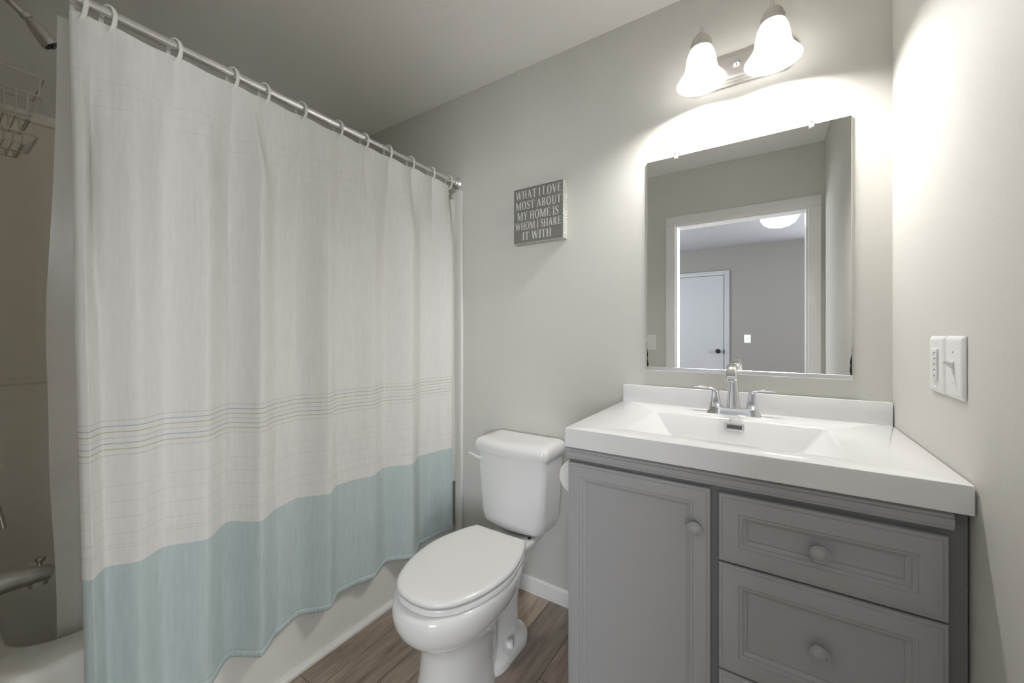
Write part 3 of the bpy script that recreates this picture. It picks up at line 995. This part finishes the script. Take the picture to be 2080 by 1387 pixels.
# text, left and right end, baseline and cap height as shares of the sign face
for txt, u0, u1, v0, ch_ in (('WHAT I LOVE', 0.040, 0.968, 0.798, 0.158), ('MOST ABOUT', 0.040, 0.962, 0.606, 0.152), ('MY HOME IS', 0.075, 0.912, 0.412, 0.154),
                             ('WHOM I SHARE', 0.030, 0.962, 0.240, 0.142), ('IT WITH', 0.185, 0.775, 0.052, 0.150)):
    adv = 0.0
    polys = []
    for ch in txt:
        g, wch = glyph(ch)
        polys += [[(x + adv, y) for x, y in p] for p in g]
        adv += wch + 0.045
    adv -= 0.045
    kx = (u1 - u0) * fw / adv
    for p in polys:
        q = [(SX0 + u0 * fw + x * kx, SZ0 + (v0 + y * ch_) * fh) for x, y in p]
        loft(bm, [[(x, -SD - 0.0004, z) for x, z in q], [(x, -SD + 0.0003, z) for x, z in q]])
obj('lettering', bm, M['letters'], sg)

# ------------------------------------------------------------------ toilet
TX, TTX = -1.192, -1.218        # bowl and tank centre lines
to = thing('toilet', 'white two-piece toilet with closed lid between tub and vanity', 'toilet', (-1.19, -0.40, 0))


def egg(cx, hw, yb, yf, z, ym=None, back=0.62, n=48, ex=2.15):
    """plan outline: rounded front at yf, blunter at the back yb, widest at ym"""
    ym = ym if ym is not None else yb + (yf - yb) * 0.45
    o = []
    for i in range(n):
        a = 2 * PI * i / n
        cs, sn = math.cos(a), math.sin(a)
        e = 2 / ex
        xx = hw * math.copysign(abs(cs) ** e, cs)
        if sn >= 0:                      # back half
            yy = ym + (yb - ym) * abs(sn) ** (e * 0.9)
            k = 1 - (1 - back) * (abs(sn) ** 3)
            xx *= k if abs(sn) < 1 else 1
        else:
            yy = ym + (yf - ym) * abs(sn) ** e
        o.append((cx + xx, yy + 0.008, z))
    return o


# bowl with front pedestal
bm = B()
PXc = TX - 0.006
rings = [egg(PXc, 0.116, -0.40, -0.715, 0.0, -0.56, 0.9), egg(PXc, 0.112, -0.40, -0.710, 0.02, -0.56, 0.9), egg(PXc, 0.105, -0.39, -0.695, 0.09, -0.55, 0.9),
         egg(PXc, 0.103, -0.38, -0.690, 0.165, -0.55, 0.9), egg(PXc, 0.106, -0.37, -0.700, 0.205, -0.55, 0.9), egg(TX, 0.122, -0.35, -0.728, 0.230, -0.55, 0.85),
         egg(TX, 0.143, -0.33, -0.760, 0.253, -0.55, 0.8), egg(TX, 0.160, -0.31, -0.782, 0.280, -0.55, 0.75), egg(TX, 0.171, -0.29, -0.793, 0.308, -0.54, 0.72),
         egg(TX, 0.1755, -0.27, -0.796, 0.334, -0.53, 0.70), egg(TX, 0.1755, -0.25, -0.793, 0.354, -0.53, 0.68), egg(TX, 0.170, -0.25, -0.786, 0.364, -0.53, 0.68),
         egg(TX, 0.160, -0.26, -0.774, 0.367, -0.53, 0.68)]
loft(bm, rings)
# rear: trapway column, deck under the tank, foot
loft(bm, [rr_loop(TX - 0.060 - a, TX + 0.060 + a, -0.44, -0.225 + b_, 0.045, z, 6) for a, b_, z in
          ((0.0, 0.0, 0.0), (-0.004, 0.0, 0.14), (0.0, 0.01, 0.22), (0.010, 0.04, 0.275), (0.022, 0.09, 0.315), (0.032, 0.14, 0.335), (0.035, 0.15, 0.350), (0.031, 0.145, 0.3555))])
loft(bm, [rr_loop(TX - 0.109 + i, TX + 0.109 - i, -0.50, -0.208 - i, 0.085, z, 8) for i, z in ((0, 0.0), (0, 0.020), (0.004, 0.028), (0.014, 0.033), (0.030, 0.037), (0.042, 0.052))])
bowl = obj('bowl', bm, M['porcelain'], to, smooth=48)
for s in (-1, 1):
    obj('bolt_cap', lathe(B(), [(0.0155, 0.026), (0.0150, 0.040), (0.0125, 0.052), (0.0105, 0.0535), (0, 0.054)], (TX + s * 0.0830, -0.355, 0), n=24, cap0=True, cap1=True), M['seat'], bowl, smooth=35)


def seat_outline(z, ins=0.0, n=None):
    """plan outline of seat and lid: straight back edge, egg-shaped front"""
    ctrl = [(0.116, -0.308), (0.136, -0.346), (0.156, -0.403), (0.1725, -0.475), (0.1745, -0.535), (0.166, -0.600), (0.146, -0.666), (0.112, -0.724), (0.062, -0.761), (0.0, -0.772)]
    cu = catmull([(a, b, 0) for a, b in ctrl], 5)
    right = [(p.x, p.y) for p in cu]
    pts = right + [(-x, y) for x, y in right[::-1][1:]]
    cy = -0.54
    o = []
    for x, y in pts:
        kx = (0.1745 - ins) / 0.1745
        ky = (0.23 - ins) / 0.23
        o.append((TX + x * kx, 0.010 + cy + (y - cy) * ky, z))
    return o


obj('seat', loft(B(), [seat_outline(z, i) for i, z in ((0.014, 0.3678), (0.003, 0.3690), (0.0, 0.372), (0.0, 0.3850), (0.002, 0.3875), (0.012, 0.3890))]), M['seat'], to, smooth=40)
obj('lid', loft(B(), [seat_outline(z, i) for i, z in ((0.014, 0.3935), (0.006, 0.3938), (-0.001, 0.3965), (-0.002, 0.400), (-0.001, 0.4050), (0.002, 0.4085), (0.008, 0.4110), (0.020, 0.4125), (0.06, 0.4135), (0.11, 0.414))]), M['seat'], to, smooth=40)
for s in (-1, 1):
    obj('hinge', box(B(), TX + s * 0.075 - 0.018, TX + s * 0.075 + 0.018, -0.306, -0.284, 0.3560, 0.394, 0.005), M['seat'], to)


def tank_loop(hw, yf, yb, z, bow, r=0.035, k=7):
    """rounded rectangle in plan whose front bows outward"""
    o = []
    for a, b_ in rrect(hw, (yb - yf) / 2, r, k):
        y = (yf + yb) / 2 + b_
        if b_ < 0:
            t = min(1, abs(a) / hw)
            y -= bow * (1 - t * t)
        o.append((TTX + a, y, z))
    return o


def densify(loop, m=4):
    o = []
    for i, p in enumerate(loop):
        q = loop[(i + 1) % len(loop)]
        d = (Vector(q) - Vector(p)).length
        kk = max(1, int(d / 0.03))
        o.append((p, q, kk))
    return o


def bow_loop(hw, yf, yb, z, bow, r):
    N = 26
    o = []
    base = rrect(hw, (yb - yf) / 2, r, 6)
    # resample the long front edge so that it can bow
    pts = []
    for i, p in enumerate(base):
        q = base[(i + 1) % len(base)]
        pts.append(p)
        if abs(p[1] - q[1]) < 1e-6 and p[1] < 0:
            for j in range(1, 14):
                t = j / 14
                pts.append((p[0] + (q[0] - p[0]) * t, p[1]))
    for a, b_ in pts:
        y = (yf + yb) / 2 + b_
        if b_ < 0:
            t = min(1, abs(a) / hw)
            y -= bow * (1 - t * t) * min(1, -b_ / ((yb - yf) / 2))
        o.append((TTX + a, y, z))
    return o


rings = []
for hw, yf, z, bw, r in ((0.085, -0.150, 0.3562, 0.012, 0.03), (0.125, -0.170, 0.3590, 0.018, 0.035), (0.143, -0.180, 0.368, 0.022, 0.034), (0.1510, -0.186, 0.385, 0.026, 0.030), (0.157, -0.189, 0.42, 0.028, 0.026),
                         (0.164, -0.192, 0.53, 0.031, 0.022), (0.170, -0.195, 0.63, 0.033, 0.020), (0.1735, -0.196, 0.683, 0.034, 0.020)):
    rings.append(bow_loop(hw, yf, -0.022, z, bw, r))
tank = obj('tank', loft(B(), rings), M['porcelain'], to, smooth=50)
rings = []
for i, z in ((0.010, 0.6835), (0.0015, 0.6835), (0.0, 0.686), (0.0, 0.712), (0.003, 0.722), (0.010, 0.731), (0.024, 0.7365), (0.05, 0.7385), (0.075, 0.739)):
    rings.append(bow_loop(0.1825 - i, -0.2065 + i, -0.014 - i * 0.6, z, 0.036, max(0.008, 0.020 - i * 0.2)))
obj('tank_lid', loft(B(), rings), M['porcelain'], to, smooth=50)
# flush lever on the left of the tank front
bm = B()
lathe(bm, [(0.011, 0.0), (0.011, 0.006), (0.007, 0.010), (0.006, 0.016)], (TTX - 0.140, -0.200, 0.655), (0, -1, 0), 18, True, True)
lv = catmull([(TTX - 0.136, -0.214, 0.654), (TTX - 0.150, -0.219, 0.657), (TTX - 0.170, -0.222, 0.664), (TTX - 0.196, -0.221, 0.668)], 5)
sweep(bm, lv, lambda i, f: rrect(0.0040, 0.0072 - 0.0025 * f, 0.003, 3))
lever = obj('flush_lever', bm, M['seat'], to, smooth=45)
obj('tank_bolt', lathe(B(), [(0.007, 0.0), (0.007, 0.012), (0.004, 0.012), (0.004, 0.02), (0, 0.02)], (TTX + 0.095, -0.190, 0.3575), (0, 0, -1), 14, True, True), M['black'], tank)

# ------------------------------------------------------------------ toilet paper on the side of the vanity
PX, PZ = -0.872, 0.688
tr = thing('toilet_paper_roll', 'white toilet paper roll on the side of the vanity', 'toilet paper', (PX, -0.25, PZ))
bm = B()
rings = []
n = 40
for r, y in ((0.0205, -0.302), (0.058, -0.302), (0.0595, -0.3005), (0.0595, -0.2035), (0.058, -0.202), (0.0205, -0.202)):
    rings.append([(PX + r * math.cos(2 * PI * i / n), y, PZ + r * math.sin(2 * PI * i / n)) for i in range(n)])
rings.append(rings[0])
loft(bm, rings, False, False)
bmesh.ops.remove_doubles(bm, verts=bm.verts[:], dist=1e-5)
obj('paper', bm, M['paper'], tr, smooth=30)
bm = B()
lathe(bm, [(0.0203, 0.0), (0.0203, 0.098), (0.0190, 0.098), (0.0190, 0.0), (0.0203, 0.0)], (PX, -0.301, PZ), (0, 1, 0), 28)
obj('core', bm, M['card'], tr)
th = thing('toilet_paper_holder', 'chrome paper holder bar screwed to the vanity side', 'toilet paper holder', (VX0, -0.19, PZ))
bm = B()
tube(bm, catmull([(VX0 - 0.004, -0.185, PZ), (VX0 - 0.05, -0.185, PZ), (PX + 0.006, -0.186, PZ), (PX, -0.194, PZ), (PX, -0.21, PZ), (PX, -0.30, PZ), (PX, -0.310, PZ)], 6), 0.0065, 12)
obj('bar', bm, M['chrome'], th)
obj('mounting_disc', lathe(B(), [(0.022, 0.0006), (0.022, 0.006), (0.012, 0.011), (0, 0.011)], (VX0, -0.185, PZ), (-1, 0, 0), 24, True, True), M['chrome'], th)

# ------------------------------------------------------------------ bathtub and surround
tb = thing('bathtub', 'white alcove bathtub behind the shower curtain', 'bathtub', (-2.05, -0.77, 0))
X0, X1, Y0, Y1 = -2.419, -1.696, -1.529, -0.002
RZ = 0.424
rings = [rr_loop(X0, X1, Y0, Y1, 0.006, 0.001), rr_loop(X0, X1, Y0, Y1, 0.006, RZ - 0.030), rr_loop(X0 + 0.001, X1 - 0.002, Y0, Y1, 0.008, RZ - 0.016), rr_loop(X0 + 0.002, X1 - 0.008, Y0, Y1, 0.010, RZ - 0.005),
         rr_loop(X0 + 0.004, X1 - 0.018, Y0, Y1, 0.012, RZ), rr_loop(X0 + 0.05, X1 - 0.098, Y0 + 0.075, Y1 - 0.09, 0.11, RZ), rr_loop(X0 + 0.055, X1 - 0.106, Y0 + 0.080, Y1 - 0.098, 0.115, RZ - 0.003),
         rr_loop(X0 + 0.060, X1 - 0.114, Y0 + 0.086, Y1 - 0.108, 0.118, RZ - 0.014), rr_loop(X0 + 0.09, X1 - 0.145, Y0 + 0.12, Y1 - 0.22, 0.12, 0.18), rr_loop(X0 + 0.11, X1 - 0.17, Y0 + 0.15, Y1 - 0.28, 0.12, 0.11),
         rr_loop(X0 + 0.16, X1 - 0.22, Y0 + 0.22, Y1 - 0.36, 0.10, 0.09), rr_loop(X0 + 0.3, X1 - 0.32, Y0 + 0.5, Y1 - 0.6, 0.05, 0.088)]
obj('tub_shell', loft(B(), rings), M['tub'], tb, smooth=40)
obj('drain', lathe(B(), [(0.035, 0.0), (0.035, 0.003), (0.02, 0.004), (0, 0.003)], (-2.06, -1.19, 0.0905), n=24, cap0=True, cap1=True), M['oldchrome'], tb)

su = thing('tub_surround', 'bone coloured fibreglass surround on the walls around the tub', 'shower surround', (-2.1, -0.76, RZ))
prof = [(-2.4385, RZ + 0.0005), (-2.395, RZ + 0.0005), (-2.395, 0.94), (-2.400, 0.957), (-2.412, 0.966), (-2.418, 0.985), (-2.418, 1.020), (-2.412, 1.026), (-2.411, 1.040), (-2.419, 1.044), (-2.421, 1.06), (-2.421, 1.90),
        (-2.418, 1.915), (-2.412, 1.918), (-2.412, 1.950), (-2.416, 1.954), (-2.4385, 1.954)]
bm = loft(B(), [[(x, -1.528, z) for x, z in prof], [(x, -0.002, z) for x, z in prof]])
obj('back_panel', bm, M['surround'], su, smooth=40)
bm = B()
box(bm, -2.418, -1.722, -0.014, -0.0008, RZ + 0.0005, 1.945, 0.002)
obj('end_panel', bm, M['surround'], su)
obj('end_panel', box(B(), -2.418, -1.722, -1.5292, -1.516, RZ + 0.0005, 1.945, 0.002), M['surround'], su)
bm = B()
box(bm, -1.6745, -1.632, -0.020, -0.0008, 0.022, 1.940, 0.003)
box(bm, -1.722, -1.6745, -0.018, -0.0008, RZ + 0.002, 1.930, 0.002)
loft(bm, [rr_loop(-1.722, -1.6785, -0.046, -0.004, 0.018, z, 6) for z in (RZ + 0.0005, 1.885, 1.893)] + [rr_loop(-1.714, -1.6865, -0.038, -0.010, 0.012, 1.898, 6)])
obj('front_flange', bm, M['tub'], su, smooth=40)

# tub spout, lever handle, shower head on the plumbing end
sx0 = -2.04
sp = thing('tub_spout', 'worn chrome tub spout with diverter knob', 'tub spout', (sx0, -1.516, 0.51))
pth = [(sx0, -1.5130, 0.520), (sx0, -1.470, 0.519), (sx0, -1.420, 0.517), (sx0, -1.385, 0.513), (sx0, -1.366, 0.509), (sx0, -1.352, 0.503)]
szz = [(0.030, 0.032), (0.029, 0.031), (0.026, 0.027), (0.025, 0.024), (0.024, 0.022), (0.021, 0.017)]
bm = sweep(B(), pth, lambda i, f: rrect(szz[i][0], szz[i][1], szz[i][0] * 0.8, 6))
loft(bm, [rr_loop(sx0 - 0.018, sx0 + 0.018, -1.394, -1.358, 0.012, z, 6) for z in (0.510, 0.480)])
so = obj('spout_body', bm, M['oldchrome'], sp, smooth=45)
obj('diverter_knob', lathe(B(), [(0.005, 0.0), (0.005, 0.012), (0.008, 0.014), (0.011, 0.020), (0.011, 0.026), (0.007, 0.030), (0, 0.031)], (sx0, -1.374, 0.529), (0, 0.10, 1), 18, True, True), M['oldchrome'], sp)
vh = thing('shower_valve_handle', 'chrome lever handle of the shower valve above the tub spout', 'shower handle', (sx0, -1.516, 0.78))
bm = lathe(B(), [(0.075, 0.0005), (0.075, 0.004), (0.06, 0.012), (0.028, 0.014), (0.026, 0.05), (0.020, 0.055), (0, 0.056)], (sx0, -1.516, 0.79), (0, 1, 0), 32, True, True)
obj('escutcheon', bm, M['oldchrome'], vh)
bm = sweep(B(), catmull([(sx0, -1.468, 0.785), (sx0 + 0.004, -1.456, 0.770), (sx0 + 0.01, -1.448, 0.735), (sx0 + 0.02, -1.442, 0.700), (sx0 + 0.03, -1.438, 0.672)], 5), lambda i, f: rrect(0.011 - 0.004 * f, 0.005, 0.004, 3))
obj('lever', bm, M['oldchrome'], vh)
sh = thing('shower', 'chrome shower head on its arm above the tub', 'shower head', (sx0, -1.53, 2.13))
hx = -2.02
d0 = Vector((0, 0.055, -0.062)).normalized()
p0 = Vector((hx, -1.400, 2.070))
obj('arm', tube(B(), catmull([(hx, -1.5295, 2.135), (hx, -1.49, 2.128), (hx, -1.45, 2.108), p0 + d0 * 0.004], 6), 0.0088, 12), M['oldchrome'], sh)
hd = obj('head', lathe(B(), [(0.009, -0.006), (0.0125, -0.004), (0.0125, 0.006), (0.0095, 0.009), (0.0100, 0.013), (0.0145, 0.020), (0.0170, 0.034), (0.0205, 0.056), (0.0225, 0.068), (0.0225, 0.072), (0.0185, 0.0725)], p0, d0, 32, True, True), M['oldchrome'], sh, smooth=30)
bm = lathe(B(), [(0.0182, 0.0724), (0.0182, 0.0738), (0.006, 0.0740), (0.004, 0.0790), (0, 0.0795)], p0, d0, 28, True, True)
obj('spray_face', bm, M['black'], hd)

# wire caddy hanging from the shower arm
ca = thing('shower_caddy', 'off-white wire shower caddy hanging in the tub corner', 'shower caddy', (hx, -1.51, 1.85))
bm = B()
tube(bm, [(hx, -1.47, 2.134), (hx - 0.004, -1.505, 2.148), (hx - 0.01, -1.510, 2.0), (hx - 0.01, -1.511, 1.70)], 0.0028, 8)
tube(bm, [(hx - 0.012, -1.47, 2.128), (hx + 0.008, -1.505, 2.118), (hx + 0.02, -1.510, 2.0), (hx + 0.02, -1.511, 1.70)], 0.0028, 8)
obj('hanger', bm, M['wire'], ca)


def rectwire(bm, x0, x1, y0, y1, z, r=0.0022):
    lp = rr_loop(x0, x1, y0, y1, 0.012, z, 4)
    return tube(bm, lp, r, 8, cyc=True)


bm = B()
ax0, ax1 = -2.13, -1.945
rectwire(bm, ax0, ax1, -1.512, -1.3755, 1.882, 0.0026)
rectwire(bm, ax0 + 0.004, ax1 - 0.004, -1.508, -1.3805, 1.831, 0.0026)
rectwire(bm, ax0 + 0.02, ax1 - 0.018, -1.504, -1.398, 1.768)
for i in range(6):
    y = -1.500 + 0.0195 * i
    tube(bm, [(ax1 - 0.004, y - 0.001, 1.831), (ax1 - 0.018, y, 1.768), (ax0 + 0.02, y, 1.768), (ax0 + 0.004, y, 1.831)], 0.0018, 6)
for i in range(6):
    x = ax0 + 0.03 + 0.028 * i
    tube(bm, [(x, -1.3805, 1.831), (x, -1.398, 1.768)], 0.0018, 6)
for x in (ax0 + 0.006, ax1 - 0.006):
    tube(bm, [(x, -1.506, 1.882), (x, -1.505, 1.831)], 0.0022, 6)
    tube(bm, [(x, -1.381, 1.882), (x, -1.385, 1.831)], 0.0022, 6)
obj('basket', bm, M['wire'], ca)
bm = B()
rectwire(bm, ax0, ax1, -1.512, -1.386, 1.722, 0.0026)
rectwire(bm, ax0 + 0.018, ax1 - 0.014, -1.506, -1.408, 1.697)
for i in range(7):
    y = -1.502 + 0.0150 * i
    tube(bm, [(ax1 - 0.001, y, 1.722), (ax1 - 0.014, y, 1.697), (ax0 + 0.018, y, 1.697), (ax0 + 0.001, y, 1.722)], 0.0017, 6)
for i in range(4):
    x = ax0 + 0.05 + 0.03 * i
    tube(bm, [(x, -1.387, 1.722), (x, -1.408, 1.697)], 0.0017, 6)
obj('soap_rack', bm, M['wire'], ca)

# ------------------------------------------------------------------ curtain rod and rings
RX, RZ_ = -1.6744, 1.9849
rd = thing('curtain_rod', 'brushed metal shower curtain rod across the tub', 'curtain rod', (RX, -0.76, RZ_))
obj('outer_tube', lathe(B(), [(0.0128, 0.0), (0.0128, 0.98)], (RX, -1.5295, RZ_), (0, 1, 0), 28, True, True), M['rod'], rd)
obj('inner_tube', lathe(B(), [(0.0108, 0.0), (0.0108, 0.585)], (RX, -0.600, RZ_), (0, 1, 0), 28, True, True), M['rod'], rd)
for y, s in ((-0.0008, -1), (-1.5292, 1)):
    obj('end_flange', lathe(B(), [(0.0300, 0.0), (0.0300, 0.005), (0.0265, 0.0075), (0.0265, 0.011), (0.0225, 0.014), (0.0215, 0.022), (0.0165, 0.027), (0.0160, 0.042), (0.0130, 0.045)], (RX, y, RZ_), (0, s, 0), 36, True, True), M['rod'], rd, smooth=25)

RINGS = [-1.354, -1.305, -1.175, -1.036, -0.946, -0.826, -0.685, -0.570, -0.452, -0.324, -0.193, -0.067]
bm = B()
N = 40
lp = []
for i in range(N):
    a = 2 * PI * i / N
    zz = 0.0335 * math.sin(a) - 0.0140
    xx = 0.0205 * math.cos(a) * (1.0 + 0.12 * math.sin(a))
    lp.append((xx, 0, zz))
sweep(bm, lp, lambda i, f: rrect(0.0024, 0.0048, 0.0018, 3), up=(0, 1, 0), cyc=True)
ordin = ['first', 'second', 'third', 'fourth', 'fifth', 'sixth', 'seventh', 'eighth', 'ninth', 'tenth', 'eleventh', 'last']
ring0 = obj('curtain_ring', bm, M['ring'])
for i, y in enumerate(RINGS):
    o = ring0 if i == 0 else ring0.copy()
    if i: COL.objects.link(o)
    o.location = (RX, y, RZ_)
    o.rotation_euler = (0, 0, math.radians([24, 26, 24, 20, 22, 24, 20, 14, 16, 12, 10, 8][i]))
    end = 'nearest the shower head' if i == 0 else ('nearest the back wall' if i == 11 else 'along the rod')
    tag(o, '%s white plastic curtain ring from the left, %s' % (ordin[i], end), 'curtain ring', 'white curtain rings on the rod')

# ------------------------------------------------------------------ shower curtain
MID = [(-1.358, -1.628), (-1.325, -1.667), (-1.265, -1.634), (-1.200, -1.667), (-1.118, -1.624), (-1.040, -1.683), (-0.985, -1.613), (-0.910, -1.661), (-0.838, -1.683), (-0.755, -1.628),
       (-0.690, -1.672), (-0.622, -1.669), (-0.550, -1.646), (-0.460, -1.683), (-0.362, -1.627), (-0.262, -1.676), (-0.155, -1.662), (-0.092, -1.645)]


def interp(tab, y):
    if y <= tab[0][0]: return tab[0][1]
    for (a, va), (b_, vb) in zip(tab[:-1], tab[1:]):
        if y <= b_:
            t = (y - a) / (b_ - a)
            t = t * t * (3 - 2 * t) * 0.65 + t * 0.35
            return va + (vb - va) * t
    return tab[-1][1]


def top_x(y):
    """plan of the heading: pinned at the rings, bellying out between them"""
    if y <= RINGS[0]: return RX + 0.002
    for a, b_ in zip(RINGS[:-1], RINGS[1:]):
        if y <= b_:
            t = (y - a) / (b_ - a)
            return RX + 0.002 + min(0.026, 0.20 * (b_ - a)) * math.sin(PI * t ** 0.85)
    return RX + 0.002


def droop(y):
    for a, b_ in zip(RINGS[:-1], RINGS[1:]):
        if a <= y <= b_:
            t = (y - a) / (b_ - a)
            return min(0.016, 0.13 * (b_ - a)) * math.sin(PI * t) ** 1.3
    return 0.0


def path_mid():
    """(y, x) plan curve incl. the wrapped left edge and the returned right edge"""
    P = [(-1.340, -1.688), (-1.356, -1.676), (-1.368, -1.656), (-1.366, -1.638), (-1.355, -1.628)]
    left = catmull([(a, b_, 0) for a, b_ in P], 6)
    pts = [(p.x, p.y) for p in left]
    n = 430
    for i in range(1, n + 1):
        y = -1.355 + (-0.092 + 1.355) * i / n
        pts.append((y, interp(MID, y)))
    R2 = [(-0.092, -1.645), (-0.080, -1.644), (-0.072, -1.651), (-0.074, -1.668)]
    for p in catmull([(a, b_, 0) for a, b_ in R2], 5)[1:]:
        pts.append((p.x, p.y))
    return pts


PM = path_mid()


def curtain_pt(k, z):
    y, x = PM[k]
    y0 = min(max(y, -1.3585), -0.062)
    tx = top_x(y0) + (x - interp(MID, min(max(y, -1.355), -0.092))) * (0.6 if y < -1.352 or y > -0.092 else 0.0)
    f = smoothstep(1.945, 1.60, z)
    # folds relax and drift a little with height
    amp = 1.22 - 0.08 * smoothstep(1.5, 0.9, z)
    mean = -1.655
    xm = mean + (x - mean) * amp
    if y > -1.352 and y < -1.30:                 # deep crease behind the leading fold near the top
        xm -= 0.036 * math.exp(-((y + 1.334) / 0.010) ** 2) * smoothstep(1.15, 1.6, z)
    xx = tx * (1 - f) + xm * f
    nz = noise.noise(Vector((y * 9.0, z * 1.6, 3.1))) * 0.0045 + noise.noise(Vector((y * 30.0, z * 5.0, 8.2))) * 0.0014
    xx += nz * (0.3 + 0.7 * f)
    # small tuck under the fifth ring
    xx += 0.012 * math.exp(-((y + 0.985 - (1.80 - z) * 0.10) / 0.014) ** 2) * smoothstep(1.60, 1.66, z) * smoothstep(1.93, 1.86, z)
    # flare of the bottom over the tub apron
    xx += 0.004 * smoothstep(0.7, 0.2, z)
    yy = y + noise.noise(Vector((y * 4.0, z * 1.1, 0.7))) * 0.006 * f
    yy += 0.020 * smoothstep(1.5, 0.25, z) * smoothstep(-1.16, -1.34, y)
    return Vector((xx, yy, z))


def curtain_grid(z_lo, z_hi, rows, hem=False, head=False):
    bm = B()
    NV = len(PM)
    g = []
    for j in range(rows + 1):
        z = z_lo + (z_hi - z_lo) * j / rows
        row = []
        for k in range(NV):
            p = curtain_pt(k, z)
            if head:
                p.z -= droop(PM[k][0]) * smoothstep(1.70, 1.955, z)
            if hem:
                p.z += noise.noise(Vector((PM[k][0] * 6.0, 0.2, 5.0))) * 0.006 * smoothstep(0.35, 0.2, z)
            row.append(bm.verts.new(p))
        g.append(row)
    for j in range(rows):
        for k in range(NV - 1):
            bm.faces.new((g[j][k], g[j][k + 1], g[j + 1][k + 1], g[j + 1][k]))
    return bm


cu = thing('shower_curtain', 'white woven shower curtain with thin stripes and teal bottom border', 'shower curtain', (-1.66, -0.72, HEM_Z))
o = obj('cloth', curtain_grid(TEAL_Z, TOP_Z, 110, head=True), M['cloth'], cu, smooth=180)
o = obj('border', curtain_grid(HEM_Z, TEAL_Z, 44, hem=True), M['teal'], cu, smooth=180)
tag(o, 'teal border along the bottom of the curtain')
# folded bottom hem, slightly proud of the cloth, with stitch puckers
bm = B()
rows = []
for z, off in ((HEM_Z + 0.020, 0.0002), (HEM_Z + 0.0185, 0.0020), (HEM_Z + 0.010, 0.0030), (HEM_Z + 0.002, 0.0022), (HEM_Z - 0.001, 0.0004), (HEM_Z + 0.002, -0.0016), (HEM_Z + 0.012, -0.0016)):
    r = []
    for k in range(len(PM)):
        p = curtain_pt(k, max(z, HEM_Z))
        a, b_ = PM[max(k - 1, 0)], PM[min(k + 1, len(PM) - 1)]
        t = Vector((b_[1] - a[1], b_[0] - a[0], 0)).normalized()
        nrm = Vector((t.y, -t.x, 0))
        pk = 0.0012 * math.sin(k * 1.9) * (1 if off > 0.001 else 0)
        p = p + nrm * (off + pk)
        p.z = z + noise.noise(Vector((PM[k][0] * 6.0, 0.2, 5.0))) * 0.006
        r.append(bm.verts.new(p))
    rows.append(r)
for a, b_ in zip(rows[:-1], rows[1:]):
    for k in range(len(PM) - 1):
        bm.faces.new((a[k], a[k + 1], b_[k + 1], b_[k]))
obj('hem', bm, M['teal'], cu, smooth=180)

# plain liner hanging inside the tub
li = thing('curtain_liner', 'plain white vinyl liner hanging inside the tub behind the curtain', 'shower liner', (-1.75, -0.72, 0.30))
bm = B()
g = []
NY, NZ = 240, 60
for j in range(NZ + 1):
    z = 0.27 + (1.945 - 0.27) * j / NZ
    f = smoothstep(1.95, 0.45, z)
    row = []
    for i in range(NY + 1):
        t = i / NY
        yl = -1.380 - 0.010 * smoothstep(1.95, 1.4, z) + 0.024 * smoothstep(1.3, 0.4, z)
        y = yl + (-0.10 - 0.15 * smoothstep(1.2, 0.45, z) - yl) * t
        x = -1.712 - 0.150 * f
        fold = math.sin(y * 27 + 0.8) * 0.010 + math.sin(y * 61) * 0.005
        x += fold * (0.35 + 0.65 * f)
        if t < 0.05:
            x -= 0.012 * (1 - t / 0.05) ** 2 * smoothstep(1.9, 1.2, z)
        y += noise.noise(Vector((0.3, y * 2, z * 3))) * 0.006
        row.append(bm.verts.new((x, y, z)))
    g.append(row)
for j in range(NZ):
    for i in range(NY):
        bm.faces.new((g[j][i], g[j][i + 1], g[j + 1][i + 1], g[j + 1][i]))
obj('vinyl_sheet', bm, M['liner'], li, smooth=180)
